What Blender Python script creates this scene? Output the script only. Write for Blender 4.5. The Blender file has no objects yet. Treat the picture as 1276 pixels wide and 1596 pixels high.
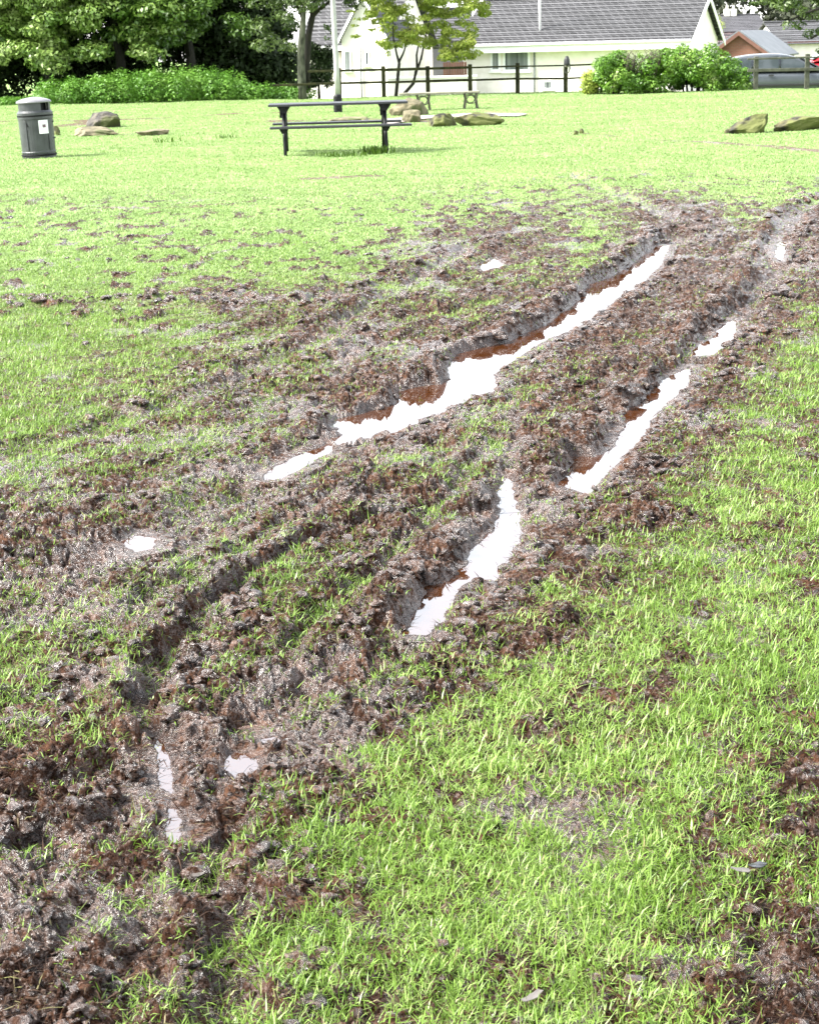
import bpy, bmesh, math, random
import numpy as np
from mathutils import Matrix, Vector, Euler
R = math.radians
SC = bpy.context.scene
COL = SC.collection

# ---------------------------------------------------------------- camera
PW, PH, F = 1276.0, 1596.0, 2600.0          # photograph size and focal length in its pixels
EYE = Vector((0, 0, 1.6))
CAMROT = Matrix.Rotation(R(90) - math.atan(732 / F), 3, 'X') @ Matrix.Rotation(R(-1.5), 3, 'Z')
cd = bpy.data.cameras.new('camera')
cd.sensor_fit = 'VERTICAL'; cd.sensor_height = 24.0; cd.lens = 24.0 * F / PH
cd.clip_start = 0.1; cd.clip_end = 1500
cd.dof.use_dof = True; cd.dof.focus_distance = 5.5; cd.dof.aperture_fstop = 14.0
cam = bpy.data.objects.new('camera', cd); COL.objects.link(cam)
cam.matrix_world = Matrix.Translation(EYE) @ CAMROT.to_4x4()
SC.camera = cam

# ---------------------------------------------------------------- sky, sun, exposure
SUN_EL, SUN_AZ = 46, 262                     # azimuth clockwise from +Y (high, left of the camera and slightly behind)
w = bpy.data.worlds.new('World'); SC.world = w; w.use_nodes = True
nt = w.node_tree; nt.nodes.clear()
sky = nt.nodes.new('ShaderNodeTexSky'); sky.sky_type = 'NISHITA'; sky.sun_disc = False
sky.sun_elevation = R(SUN_EL); sky.sun_rotation = R(SUN_AZ)
sky.air_density = 1.0; sky.dust_density = 1.0; sky.ozone_density = 1.0
hs = nt.nodes.new('ShaderNodeHueSaturation'); hs.inputs['Saturation'].default_value = 0.25   # overcast: little blue left
bg = nt.nodes.new('ShaderNodeBackground'); bg.inputs['Strength'].default_value = 0.12
wo = nt.nodes.new('ShaderNodeOutputWorld')
nt.links.new(sky.outputs[0], hs.inputs['Color']); nt.links.new(hs.outputs[0], bg.inputs[0]); nt.links.new(bg.outputs[0], wo.inputs[0])
sd = bpy.data.lights.new('sun', 'SUN'); sd.energy = 3.1; sd.angle = R(18); sd.color = (1.0, 0.96, 0.9)
so = bpy.data.objects.new('sun', sd); COL.objects.link(so)
so.rotation_euler = (R(90 - SUN_EL), 0, R(180 - SUN_AZ)); so.location = (-10, -10, 30)
SC.view_settings.view_transform = 'Standard'; SC.view_settings.look = 'None'
SC.view_settings.exposure = 2.6; SC.view_settings.gamma = 1.0; SC.view_settings.use_curve_mapping = False

# ---------------------------------------------------------------- helpers
def ray(px, py):
    return CAMROT @ Vector(((px - PW / 2) / F, -(py - PH / 2) / F, -1))
def P(px, py, d):                            # the point at distance d (along +Y) seen at a photo position
    v = ray(px, py); return EYE + v * (d / v.y)
def G(px, py, z=0.0):                        # the same on a horizontal plane
    v = ray(px, py); t = (z - EYE.z) / v.z; return EYE + v * t
def Gd(px, py): return G(px, py)
def tag(o, label=None, cat=None, group=None, kind=None):
    if label: o['label'] = label
    if cat: o['category'] = cat
    if group: o['group'] = group
    if kind: o['kind'] = kind
    return o
def empty(name, loc, rz=0.0, label=None, cat=None, group=None):
    o = bpy.data.objects.new(name, None); COL.objects.link(o)
    o.location = loc; o.rotation_euler = (0, 0, rz); o.empty_display_size = 0.2
    return tag(o, label, cat, group)
def npmesh(name, V, quads=None, tris=None, m=None, parent=None, smooth=False, attrs=None):
    me = bpy.data.meshes.new(name)
    V = np.asarray(V, dtype=np.float32)
    nq = 0 if quads is None else len(quads); ntr = 0 if tris is None else len(tris)
    me.vertices.add(len(V)); me.vertices.foreach_set('co', V.ravel())
    loops = []; starts = []; p = 0
    if nq: loops.append(np.asarray(quads).ravel()); starts.append(np.arange(nq) * 4); p = nq * 4
    if ntr: loops.append(np.asarray(tris).ravel()); starts.append(p + np.arange(ntr) * 3)
    L = np.concatenate(loops).astype(np.int32); S = np.concatenate(starts).astype(np.int32)
    me.loops.add(len(L)); me.loops.foreach_set('vertex_index', L)
    me.polygons.add(nq + ntr); me.polygons.foreach_set('loop_start', S)
    me.update(calc_edges=True)
    if smooth: me.polygons.foreach_set('use_smooth', np.ones(nq + ntr, dtype=bool))
    if attrs:
        for k, a in attrs.items():
            at = me.attributes.new(k, 'FLOAT', 'POINT'); at.data.foreach_set('value', np.asarray(a, dtype=np.float32))
    me.update()
    o = bpy.data.objects.new(name, me); COL.objects.link(o)
    if m: me.materials.append(m)
    if parent: o.parent = parent
    return o
class MB:                                    # collects shapes, links them as one mesh
    def __init__(s): s.bm = bmesh.new()
    def box(s, c, size, rot=None, taper=None):
        r = bmesh.ops.create_cube(s.bm, size=1.0); vs = r['verts']
        for v in vs:
            x, y, z = v.co.x * size[0], v.co.y * size[1], v.co.z * size[2]
            if taper and z > 0: x *= taper; y *= taper
            v.co = Vector((x, y, z))
        if rot is not None: bmesh.ops.rotate(s.bm, verts=vs, cent=(0, 0, 0), matrix=rot)
        bmesh.ops.translate(s.bm, verts=vs, vec=c); return s
    def quad(s, pts):
        s.bm.faces.new([s.bm.verts.new(p) for p in pts]); return s
    def slab(s, pts, th):                    # polygon with thickness along -normal
        p = [Vector(q) for q in pts]; n = (p[1] - p[0]).cross(p[2] - p[0]).normalized()
        a = [s.bm.verts.new(q) for q in p]; b = [s.bm.verts.new(q - n * th) for q in p]
        s.bm.faces.new(a); s.bm.faces.new(b[::-1])
        for i in range(len(p)): s.bm.faces.new([a[i], b[i], b[(i + 1) % len(p)], a[(i + 1) % len(p)]][::-1])
        return s
    def tube(s, pts, rad, n=8, caps=True):
        pts = [Vector(p) for p in pts]; rad = rad if hasattr(rad, '__len__') else [rad] * len(pts)
        rings = []; up = None
        for i, p in enumerate(pts):
            t = (pts[min(i + 1, len(pts) - 1)] - pts[max(i - 1, 0)]).normalized()
            a = t.cross(Vector((0, 0, 1))) if abs(t.z) < 0.95 else t.cross(Vector((0, 1, 0)))
            if up is not None and a.dot(up) < 0 and abs(t.z) > 0.8: pass
            a.normalize(); b = t.cross(a); up = a
            rings.append([s.bm.verts.new(p + (a * math.cos(k * 2 * math.pi / n) + b * math.sin(k * 2 * math.pi / n)) * rad[i]) for k in range(n)])
        for i in range(len(rings) - 1):
            for k in range(n):
                s.bm.faces.new([rings[i][k], rings[i][(k + 1) % n], rings[i + 1][(k + 1) % n], rings[i + 1][k]])
        if caps:
            s.bm.faces.new(rings[0][::-1]); s.bm.faces.new(rings[-1])
        return s
    def lathe(s, prof, n=32, c=(0, 0, 0), a0=0.0, a1=2 * math.pi):
        full = abs(a1 - a0 - 2 * math.pi) < 1e-6; m_ = n if full else n + 1
        rings = [[s.bm.verts.new((c[0] + r * math.cos(a0 + (a1 - a0) * k / n), c[1] + r * math.sin(a0 + (a1 - a0) * k / n), c[2] + z)) for k in range(m_)] for r, z in prof]
        for i in range(len(rings) - 1):
            for k in range(n):
                k2 = (k + 1) % m_
                s.bm.faces.new([rings[i][k], rings[i][k2], rings[i + 1][k2], rings[i + 1][k]])
        return s
    def prism(s, poly, y0, y1, ins=0.0, zc=0.0):   # (x,z) outline pushed along y
        a = [s.bm.verts.new((x, y0, z)) for x, z in poly]; b = [s.bm.verts.new((x, y1, z)) for x, z in poly]
        s.bm.faces.new(a); s.bm.faces.new(b[::-1])
        for i in range(len(poly)): s.bm.faces.new([a[i], b[i], b[(i + 1) % len(poly)], a[(i + 1) % len(poly)]][::-1])
        return s
    def build(s, name, m, parent=None, smooth=False, bevel=0.0, loc=None):
        bmesh.ops.recalc_face_normals(s.bm, faces=s.bm.faces)
        me = bpy.data.meshes.new(name); s.bm.to_mesh(me); s.bm.free()
        if smooth:
            for p in me.polygons: p.use_smooth = True
        me.materials.append(m)
        o = bpy.data.objects.new(name, me); COL.objects.link(o)
        if parent: o.parent = parent
        if loc is not None: o.location = loc
        if bevel:
            b = o.modifiers.new('bevel', 'BEVEL'); b.width = bevel; b.segments = 2; b.limit_method = 'ANGLE'
        return o
def copy_tree(o, parent=None):
    c = o.copy(); COL.objects.link(c)
    if parent: c.parent = parent
    for ch in list(o.children): copy_tree(ch, c)
    return c

# ---------------------------------------------------------------- materials
def newmat(name):
    m = bpy.data.materials.new(name); m.use_nodes = True; n = m.node_tree.nodes; n.clear()
    o = n.new('ShaderNodeOutputMaterial'); b = n.new('ShaderNodeBsdfPrincipled')
    m.node_tree.links.new(b.outputs[0], o.inputs[0]); return m, m.node_tree, b, o
def mat(name, c1, c2=None, scale=8.0, rough=0.6, bump=0.0, bscale=40.0, metal=0.0, spec=0.5, detail=4.0, lo=0.35, hi=0.65, coord='Object', stretch=None):
    m, t, b, o = newmat(name); N = t.nodes; L = t.links
    b.inputs['Roughness'].default_value = rough; b.inputs['Metallic'].default_value = metal
    b.inputs['Specular IOR Level'].default_value = spec
    c2 = c2 or c1
    tc = N.new('ShaderNodeTexCoord'); src = tc.outputs[coord]
    if stretch:
        mp = N.new('ShaderNodeMapping'); mp.inputs['Scale'].default_value = stretch; L.new(src, mp.inputs[0]); src = mp.outputs[0]
    nz = N.new('ShaderNodeTexNoise'); nz.inputs['Scale'].default_value = scale; nz.inputs['Detail'].default_value = detail; L.new(src, nz.inputs['Vector'])
    cr = N.new('ShaderNodeValToRGB'); cr.color_ramp.elements[0].position = lo; cr.color_ramp.elements[1].position = hi
    cr.color_ramp.elements[0].color = (*c1, 1); cr.color_ramp.elements[1].color = (*c2, 1)
    L.new(nz.outputs[0], cr.inputs[0]); L.new(cr.outputs[0], b.inputs['Base Color'])
    if bump:
        n2 = N.new('ShaderNodeTexNoise'); n2.inputs['Scale'].default_value = bscale; n2.inputs['Detail'].default_value = 5; L.new(src, n2.inputs['Vector'])
        bp = N.new('ShaderNodeBump'); bp.inputs['Strength'].default_value = bump; bp.inputs['Distance'].default_value = 0.02
        L.new(n2.outputs[0], bp.inputs['Height']); L.new(bp.outputs[0], b.inputs['Normal'])
    return m
def leafmat(name, stops, rough=0.45, trans=0.3, spec=0.4):
    """leaf colour from the per-leaf attribute 'tone'"""
    m, t, b, o = newmat(name); N = t.nodes; L = t.links
    at = N.new('ShaderNodeAttribute'); at.attribute_name = 'tone'
    cr = N.new('ShaderNodeValToRGB'); e = cr.color_ramp.elements
    while len(e) < len(stops): e.new(0.5)
    for i, (p, c) in enumerate(stops): e[i].position = p; e[i].color = (*c, 1)
    L.new(at.outputs['Fac'], cr.inputs[0]); L.new(cr.outputs[0], b.inputs['Base Color'])
    b.inputs['Roughness'].default_value = rough; b.inputs['Specular IOR Level'].default_value = spec
    tr = N.new('ShaderNodeBsdfTranslucent'); L.new(cr.outputs[0], tr.inputs[0])
    mx = N.new('ShaderNodeMixShader'); mx.inputs[0].default_value = trans
    L.new(b.outputs[0], mx.inputs[1]); L.new(tr.outputs[0], mx.inputs[2]); L.new(mx.outputs[0], o.inputs[0])
    return m
def brickmat(name, c1, c2, mortar, sx, sz, rough=0.7, msize=0.06, offset=0.5):
    m, t, b, o = newmat(name); N = t.nodes; L = t.links
    tc = N.new('ShaderNodeTexCoord'); sp = N.new('ShaderNodeSeparateXYZ'); L.new(tc.outputs['Object'], sp.inputs[0])
    ad = N.new('ShaderNodeMath'); ad.operation = 'ADD'; L.new(sp.outputs[0], ad.inputs[0]); L.new(sp.outputs[1], ad.inputs[1])
    cb = N.new('ShaderNodeCombineXYZ'); L.new(ad.outputs[0], cb.inputs[0]); L.new(sp.outputs[2], cb.inputs[1])
    br = N.new('ShaderNodeTexBrick'); br.inputs['Scale'].default_value = 1.0
    br.inputs['Brick Width'].default_value = sx; br.inputs['Row Height'].default_value = sz
    br.inputs['Mortar Size'].default_value = sz * msize; br.inputs['Mortar Smooth'].default_value = 0.3; br.offset = offset
    br.inputs['Color1'].default_value = (*c1, 1); br.inputs['Color2'].default_value = (*c2, 1); br.inputs['Mortar'].default_value = (*mortar, 1)
    L.new(cb.outputs[0], br.inputs['Vector'])
    nz = N.new('ShaderNodeTexNoise'); nz.inputs['Scale'].default_value = 1.3; nz.inputs['Detail'].default_value = 5; L.new(tc.outputs['Object'], nz.inputs['Vector'])
    mr = N.new('ShaderNodeMapRange'); mr.inputs['From Min'].default_value = .3; mr.inputs['From Max'].default_value = .7; mr.inputs['To Min'].default_value = .75; mr.inputs['To Max'].default_value = 1.25
    L.new(nz.outputs[0], mr.inputs[0])
    ml = N.new('ShaderNodeVectorMath'); ml.operation = 'SCALE'; L.new(br.outputs[0], ml.inputs[0]); L.new(mr.outputs[0], ml.inputs['Scale'])
    L.new(ml.outputs[0], b.inputs['Base Color']); b.inputs['Roughness'].default_value = rough
    return m
M = {}
M['white_render'] = mat('white_render', (.68, .63, .58), (.78, .73, .69), 2.5, .85, .2, 30)
M['white_trim'] = mat('white_trim', (.74, .74, .74), (.8, .8, .8), 3, .5)
M['grey_render'] = mat('grey_render', (.085, .08, .092), (.11, .105, .12), 2, .85)
M['roof_tile'] = brickmat('roof_tile', (.017, .017, .0185), (.029, .029, .031), (.072, .072, .075), .33, .17, .75, .2)
M['roof_far'] = brickmat('roof_far', (.040, .039, .044), (.05, .048, .054), (.04, .04, .044), .35, .3, .8, .1)
M['roof_pink'] = brickmat('roof_pink', (.075, .05, .05), (.11, .075, .075), (.025, .02, .022), .35, .22, .8, .25)
M['brick'] = brickmat('brick', (.125, .043, .024), (.16, .06, .035), (.13, .09, .07), .23, .075, .8, .12)
M['window_pane'] = mat('window_pane', (.05, .06, .065), (.08, .09, .095), 3, .08)
M['curtain'] = mat('curtain', (.05, .06, .06), (.22, .24, .235), 2.5, .8, stretch=(6, 6, .02))
M['soffit_red'] = mat('soffit_red', (.12, .05, .04), None, 5, .7)
M['fence_wood'] = mat('fence_wood', (.008, .009, .003), (.032, .034, .011), 7, .8, .4, 60, spec=.15, stretch=(1, 1, .3))
M['fence_grey'] = mat('fence_grey', (.035, .037, .024), (.075, .078, .055), 7, .8, .4, 60)
M['panel_wood'] = mat('panel_wood', (.075, .028, .018), (.12, .05, .032), 3, .7)
M['black_metal'] = mat('black_metal', (.0025, .003, .0035), (.006, .0065, .007), 14, .5, .2, 80, spec=.2)
M['table_board'] = mat('table_board', (.008, .008, .010), (.022, .022, .026), 9, .4, .2, 60, stretch=(.4, 4, 4))
M['bin_plastic'] = mat('bin_plastic', (.016, .018, .020), (.036, .040, .042), 6, .42, .15, 50)
M['bin_dark'] = mat('bin_dark', (.0015, .0015, .002), None, 6, .6, spec=.2)
M['bin_lid'] = mat('bin_lid', (.10, .10, .105), (.16, .155, .165), 6, .4)
M['paper'] = mat('paper', (.75, .74, .76), (.8, .79, .8), 20, .7)
M['print_ink'] = mat('print_ink', (.12, .07, .09), None, 20, .7)
M['lamp_white'] = mat('lamp_white', (.24, .245, .225), (.34, .345, .32), 4, .45)
M['concrete'] = mat('concrete', (.19, .165, .15), (.27, .24, .215), 3, .85, .3, 40)
M['bench_stone'] = mat('bench_stone', (.13, .125, .085), (.22, .21, .16), 9, .8, .3, 40)
M['bench_iron'] = mat('bench_iron', (.018, .017, .009), (.04, .037, .018), 9, .6)
M['bark_dark'] = mat('bark_dark', (.005, .0045, .0025), (.016, .014, .007), 9, .85, .8, 30, stretch=(2, 2, .5))
M['bark_pale'] = mat('bark_pale', (.014, .017, .007), (.085, .09, .06), 7, .8, .7, 30, stretch=(1.2, 1.2, .5), lo=.40, hi=.6)
M['twig'] = mat('twig', (.04, .032, .022), (.09, .07, .055), 9, .8)
M['car_silver'] = mat('car_silver', (.07, .08, .09), (.08, .09, .10), 2, .25, metal=.4)
M['car_red'] = mat('car_red', (.16, .006, .010), None, 2, .25)
M['car_white'] = mat('car_white', (.62, .62, .64), None, 2, .25)
M['car_glass'] = mat('car_glass', (.035, .045, .05), (.05, .06, .065), 2, .05)
M['tyre'] = mat('tyre', (.012, .012, .012), None, 2, .8)
M['hub'] = mat('hub', (.45, .45, .47), None, 2, .3, metal=.6)
M['trim_black'] = mat('trim_black', (.012, .012, .013), None, 2, .5)
M['lamp_glass'] = mat('lamp_glass', (.6, .6, .6), None, 2, .1)
M['chimney_white'] = mat('chimney_white', (.6, .58, .5), None, 5, .8)
def rockmat(name, a, b_, moss, ms=.5):
    m, t, b, o = newmat(name); N = t.nodes; L = t.links
    tc = N.new('ShaderNodeTexCoord')
    n1 = N.new('ShaderNodeTexNoise'); n1.inputs['Scale'].default_value = 5; n1.inputs['Detail'].default_value = 6; L.new(tc.outputs['Object'], n1.inputs['Vector'])
    n2 = N.new('ShaderNodeTexNoise'); n2.inputs['Scale'].default_value = 2.5; n2.inputs['Detail'].default_value = 5; L.new(tc.outputs['Object'], n2.inputs['Vector'])
    c1 = N.new('ShaderNodeValToRGB'); c1.color_ramp.elements[0].color = (*a, 1); c1.color_ramp.elements[1].color = (*b_, 1); c1.color_ramp.elements[0].position = .36; c1.color_ramp.elements[1].position = .62
    c2 = N.new('ShaderNodeValToRGB'); c2.color_ramp.elements[0].position = ms; c2.color_ramp.elements[1].position = ms + .08
    L.new(n1.outputs[0], c1.inputs[0]); L.new(n2.outputs[0], c2.inputs[0])
    mx = N.new('ShaderNodeMix'); mx.data_type = 'RGBA'; mx.inputs['B'].default_value = (*moss, 1)
    L.new(c2.outputs[0], mx.inputs['Factor']); L.new(c1.outputs[0], mx.inputs['A']); L.new(mx.outputs['Result'], b.inputs['Base Color'])
    bp = N.new('ShaderNodeBump'); bp.inputs['Strength'].default_value = .8; bp.inputs['Distance'].default_value = .04
    L.new(n1.outputs[0], bp.inputs['Height']); L.new(bp.outputs[0], b.inputs['Normal']); b.inputs['Roughness'].default_value = .85
    return m
M['rock_grey'] = rockmat('rock_grey', (.012, .010, .008), (.085, .073, .056), (.045, .05, .013), .52)
M['rock_moss'] = rockmat('rock_moss', (.008, .0075, .003), (.10, .092, .035), (.075, .085, .018), .44)
M['rock_pale'] = rockmat('rock_pale', (.055, .05, .022), (.16, .135, .08), (.05, .06, .015), .55)

# ---------------------------------------------------------------- noise
rs = np.random.RandomState(7)
PERM = rs.permutation(512); ANG = rs.rand(512) * 2 * np.pi; GX = np.cos(ANG); GY = np.sin(ANG); RV = rs.rand(512)
def hsh(ix, iy): return PERM[(PERM[ix & 511] + iy) & 511]
def perlin(x, y):
    ix = np.floor(x).astype(np.int64); iy = np.floor(y).astype(np.int64); fx = x - ix; fy = y - iy
    u = fx * fx * fx * (fx * (fx * 6 - 15) + 10); v = fy * fy * fy * (fy * (fy * 6 - 15) + 10)
    def g(a, b):
        h = hsh(ix + a, iy + b); return GX[h] * (fx - a) + GY[h] * (fy - b)
    n0 = g(0, 0) * (1 - u) + g(1, 0) * u; n1 = g(0, 1) * (1 - u) + g(1, 1) * u
    return (n0 * (1 - v) + n1 * v) * 1.5
def fbm(x, y, o=4, lac=2.03, g=.5):
    s = 0; a = 1
    for i in range(o): s = s + a * perlin(x + 17.3 * i, y - 9.1 * i); x = x * lac; y = y * lac; a *= g
    return s
def cell(x, y):                              # nearest-feature distance and the cell's random value
    ix = np.floor(x).astype(np.int64); iy = np.floor(y).astype(np.int64)
    best = np.full(x.shape, 9.0); val = np.zeros(x.shape)
    for a in (-1, 0, 1):
        for b in (-1, 0, 1):
            h = hsh(ix + a, iy + b); px = ix + a + RV[h]; py = iy + b + RV[(h + 77) & 511]
            d = np.hypot(x - px, y - py); k = d < best; best = np.where(k, d, best); val = np.where(k, RV[(h + 191) & 511], val)
    return best, val
def sm(a, b, x):
    t = np.clip((x - a) / (b - a), 0, 1); return t * t * (3 - 2 * t)

# ---------------------------------------------------------------- the lie of the land
# share of grass (0-9) across the field, a survey on an 80 x 40 (photo unit) grid projected on the ground
CYS = np.array([260, 300, 340, 380, 420, 460, 500, 540, 580, 620, 660, 700, 740, 780, 820, 860, 900, 940, 980, 1020, 1060, 1100, 1140, 1180, 1220, 1260, 1300, 1340, 1380, 1420, 1460, 1500, 1540, 1580], float)
CMAP = np.array([[int(c) for c in r] for r in """9999998899878899
9999999998655567
7779999865453151
8888998533362121
9987776443451012
6654233444200113
9986542343001015
9876432110102116
7655333100311037
7654431001400047
8754321014200156
6654320134100365
5443202354000576
2223221232011676
1122333141011466
1112443200116765
1122254000326776
2233252002357677
4442332115156777
5541321335256677
5531211255557777
4421101267667876
4320110466477874
2310000577677742
1210112677577743
1011134676656533
1121256666665765
1232245776767645
1232335677677755
1221256676678734
1111146756667632
0111266656556341
0011566546553221
0011565665543421""".split()], float) / 9
CR = np.array(CAMROT)
def to_px(x, y, z=0.0):
    dx = x - EYE.x; dy = y - EYE.y; dz = z - EYE.z
    lx = CR[0, 0] * dx + CR[1, 0] * dy + CR[2, 0] * dz
    ly = CR[0, 1] * dx + CR[1, 1] * dy + CR[2, 1] * dz
    lz = CR[0, 2] * dx + CR[1, 2] * dy + CR[2, 2] * dz
    lz = np.minimum(lz, -0.3)
    return PW / 2 + F * lx / -lz, PH / 2 - F * ly / -lz
def cover_at(x, y):
    wx = x + .10 * perlin(x * 3, y * 3 + 5); wy = y + .12 * perlin(x * 3 + 40, y * 3)
    px, py = to_px(wx, wy)
    fx = np.clip((px - 40) / 80, 0, 15 - 1e-6); fy = np.interp(py, CYS, np.arange(len(CYS))); fy = np.clip(fy, 0, len(CYS) - 1 - 1e-6)
    ix = fx.astype(int); iy = fy.astype(int); ax = fx - ix; ay = fy - iy
    c = (CMAP[iy, ix] * (1 - ax) + CMAP[iy, ix + 1] * ax) * (1 - ay) + (CMAP[iy + 1, ix] * (1 - ax) + CMAP[iy + 1, ix + 1] * ax) * ay
    far = sm(18, 27, y); c = c * (1 - far) + far
    ua = x * .95 - y * .31; va = x * .31 + y * .95                  # across and along the direction of driving
    c = c + (.20 * perlin(ua * 7 + .4 * perlin(x * 2, y * 2), va * .9) + .10 * perlin(ua * 15, va * 2)) * (1 - sm(12, 17, y)) * sm(0, .5, 1.1 - c)
    c = c - .75 * sm(.10, .42, fbm(x * 6, y * 2.6, 4) + .35 * perlin(x * .7, y * .4)) * sm(27, 14, y) * sm(8, 11, y)
    return c
def G2(pts): return np.array([list(G(px, py, 0))[:2] for px, py in pts])
# ruts: centre line, half width, depth, bank on the far (left) side, bank on the near (right) side, bank width
RUTS = [
 ([(1060, 362), (1035, 390), (1000, 415), (940, 460), (880, 500), (830, 530), (765, 575), (700, 605), (650, 638), (580, 665), (520, 690)], .13, .05, .075, .012, .10),
 ([(520, 690), (440, 735), (360, 785), (230, 850), (100, 900), (-60, 945)], .20, .03, .015, .015, .12),
 ([(1240, 380), (1185, 440), (1150, 490), (1095, 545), (1040, 612), (985, 665), (930, 725), (890, 765)], .10, .045, .06, .012, .08),
 ([(850, 765), (800, 810), (755, 865), (700, 920), (655, 980), (610, 1010)], .085, .04, .055, .012, .07),
 ([(610, 1010), (540, 1055), (470, 1100), (400, 1160), (300, 1215), (160, 1290), (-40, 1380)], .10, .02, .018, .018, .07),
 ([(650, 785), (560, 812), (480, 838), (400, 880), (330, 940), (280, 990), (235, 1050), (220, 1100), (248, 1160), (265, 1240), (275, 1310)], .036, .046, .026, .010, .035),
 ([(800, 590), (790, 680), (785, 790)], .05, .02, .01, .01, .04),
 ([(-20, 1235), (100, 1215), (200, 1175), (330, 1150)], .035, .03, .02, .02, .035),
 ([(-20, 1330), (120, 1290), (220, 1240), (330, 1225)], .03, .025, .02, .02, .03),
 ([(600, 720), (480, 790), (380, 850), (300, 905)], .035, .02, .018, .018, .04),
 ([(760, 700), (690, 790), (600, 880), (520, 960), (440, 1030)], .05, .015, .02, .02, .05),
 ([(340, 1300), (330, 1400), (360, 1500), (350, 1620)], .05, .03, .025, .025, .04),
 ([(225, 1400), (220, 1500), (180, 1620)], .04, .02, .02, .02, .04),
 ([(880, 270), (960, 300), (1040, 340)], .12, .02, .02, .02, .1),
 ([(1300, 300), (1230, 340), (1190, 420)], .12, .03, .04, .03, .1),
 ([(320, 460), (180, 470), (-20, 468)], .07, .02, .03, .02, .06),
 ([(650, 330), (500, 328), (300, 325), (-20, 332)], .06, .015, .02, .015, .06),
 ([(740, 380), (620, 450), (480, 540), (330, 610), (160, 670), (-20, 720)], .10, .022, .022, .018, .09),
 ([(620, 440), (460, 470), (330, 462)], .08, .02, .03, .02, .07),
]
PUD = [
 [(1043, 382), (1022, 384), (1000, 398), (985, 412), (950, 432), (915, 444), (902, 468), (880, 484), (850, 506), (820, 518), (790, 534), (745, 543), (708, 553), (697, 572), (700, 588), (690, 598), (650, 603), (618, 611), (616, 630), (560, 646), (522, 653), (512, 670), (496, 690), (528, 702), (575, 692), (620, 686), (650, 664), (700, 640), (742, 620), (778, 611), (770, 585), (800, 562), (850, 530), (900, 511), (932, 490), (962, 465), (1002, 440), (1030, 412)],
 [(1143, 498), (1122, 508), (1108, 528), (1088, 538), (1072, 556), (1110, 554), (1140, 532), (1148, 510)],
 [(1075, 572), (1048, 584), (1022, 598), (1002, 624), (972, 642), (974, 664), (955, 700), (925, 712), (894, 712), (886, 735), (868, 757), (915, 772), (942, 745), (970, 712), (1002, 682), (1018, 650), (1046, 622), (1074, 600)],
 [(806, 793), (777, 793), (768, 828), (738, 850), (728, 878), (698, 905), (663, 915), (656, 942), (638, 970), (630, 988), (665, 992), (692, 965), (716, 917), (740, 902), (767, 912), (800, 864), (812, 830)],
 [(248, 1142), (242, 1160), (253, 1230), (268, 1240), (272, 1215), (262, 1175)],
 [(262, 1258), (256, 1300), (272, 1315), (284, 1300), (276, 1262)],
 [(784, 745), (776, 765), (777, 800), (806, 798), (800, 765), (796, 748)],
 [(515, 692), (480, 703), (450, 718), (420, 734), (408, 750), (440, 747), (475, 729), (500, 713), (522, 701)],
 [(1212, 374), (1207, 400), (1217, 409), (1225, 380)],
 [(362, 1172), (351, 1200), (370, 1216), (403, 1197), (400, 1176)],
 [(940, 640), (935, 650), (955, 652), (965, 640)],
 [(398, 1152), (412, 1162), (440, 1158), (430, 1148)],
 [(215, 835), (192, 846), (212, 862), (240, 856), (242, 840)],
 [(770, 404), (744, 412), (752, 424), (786, 416)],
]
ZW = -0.016                                  # level of the standing water
# smooth wet smears (photo x, y, half extents in metres across / along, angle)
WET = [(60, 930, .45, .55, 0), (200, 850, .35, .35, 0), (330, 760, .35, .5, 0), (560, 760, .22, .35, 0), (430, 735, .2, .3, 0), (830, 790, .15, .3, 0), (790, 690, .08, .7, 0),
       (380, 1190, .09, .14, 0), (270, 1380, .06, .12, 0), (500, 1080, .14, .12, 0), (600, 560, .4, .6, 0), (650, 390, .4, .6, 0), (420, 545, .3, .4, 0), (300, 690, .4, .5, 0), (1225, 400, .2, .8, 0), (1260, 1520, .12, .16, 0), (1110, 370, .2, .5, 0),
       (100, 760, .3, .3, 0), (450, 640, .3, .4, 0), (860, 800, .12, .25, 0), (290, 1150, .08, .08, 0), (100, 1330, .2, .06, 0), (620, 710, .2, .3, 0), (1215, 345, .3, .6, 0)]
def poly_sd(x, y, poly):
    d = np.full(x.shape, 1e9); ins = np.zeros(x.shape, bool); n = len(poly); fy = np.zeros(x.shape)
    for i in range(n):
        ax, ay = poly[i]; bx, by = poly[(i + 1) % n]; ex, ey = bx - ax, by - ay
        t = np.clip(((x - ax) * ex + (y - ay) * ey) / (ex * ex + ey * ey), 0, 1)
        dd = (x - ax - t * ex) ** 2 + (y - ay - t * ey) ** 2; kk = dd < d; d = np.where(kk, dd, d)
        fy = np.where(kk, (.9 * (y - ay - t * ey) - .45 * (x - ax - t * ex)) / (np.sqrt(dd) + 1e-6), fy)
        c = (ay > y) != (by > y)
        with np.errstate(divide='ignore', invalid='ignore'): xi = ex * (y - ay) / (ey if ey else 1e-9) + ax
        ins ^= c & (x < xi)
    d = np.sqrt(d); return np.where(ins, -d, d), fy
def line_d(x, y, pts):
    d = np.full(x.shape, 1e9); s = np.zeros(x.shape)
    for i in range(len(pts) - 1):
        ax, ay = pts[i]; ex, ey = pts[i + 1][0] - ax, pts[i + 1][1] - ay; l = math.hypot(ex, ey)
        t = np.clip(((x - ax) * ex + (y - ay) * ey) / (l * l), 0, 1)
        dd = np.hypot(x - ax - t * ex, y - ay - t * ey); k = dd < d
        d = np.where(k, dd, d); s = np.where(k, (ex * (y - ay) - ey * (x - ax)) / l, s)
    return d, s
PUDW = [np.array([list(G(a, b, ZW))[:2] for a, b in p]) for p in PUD]
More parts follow.
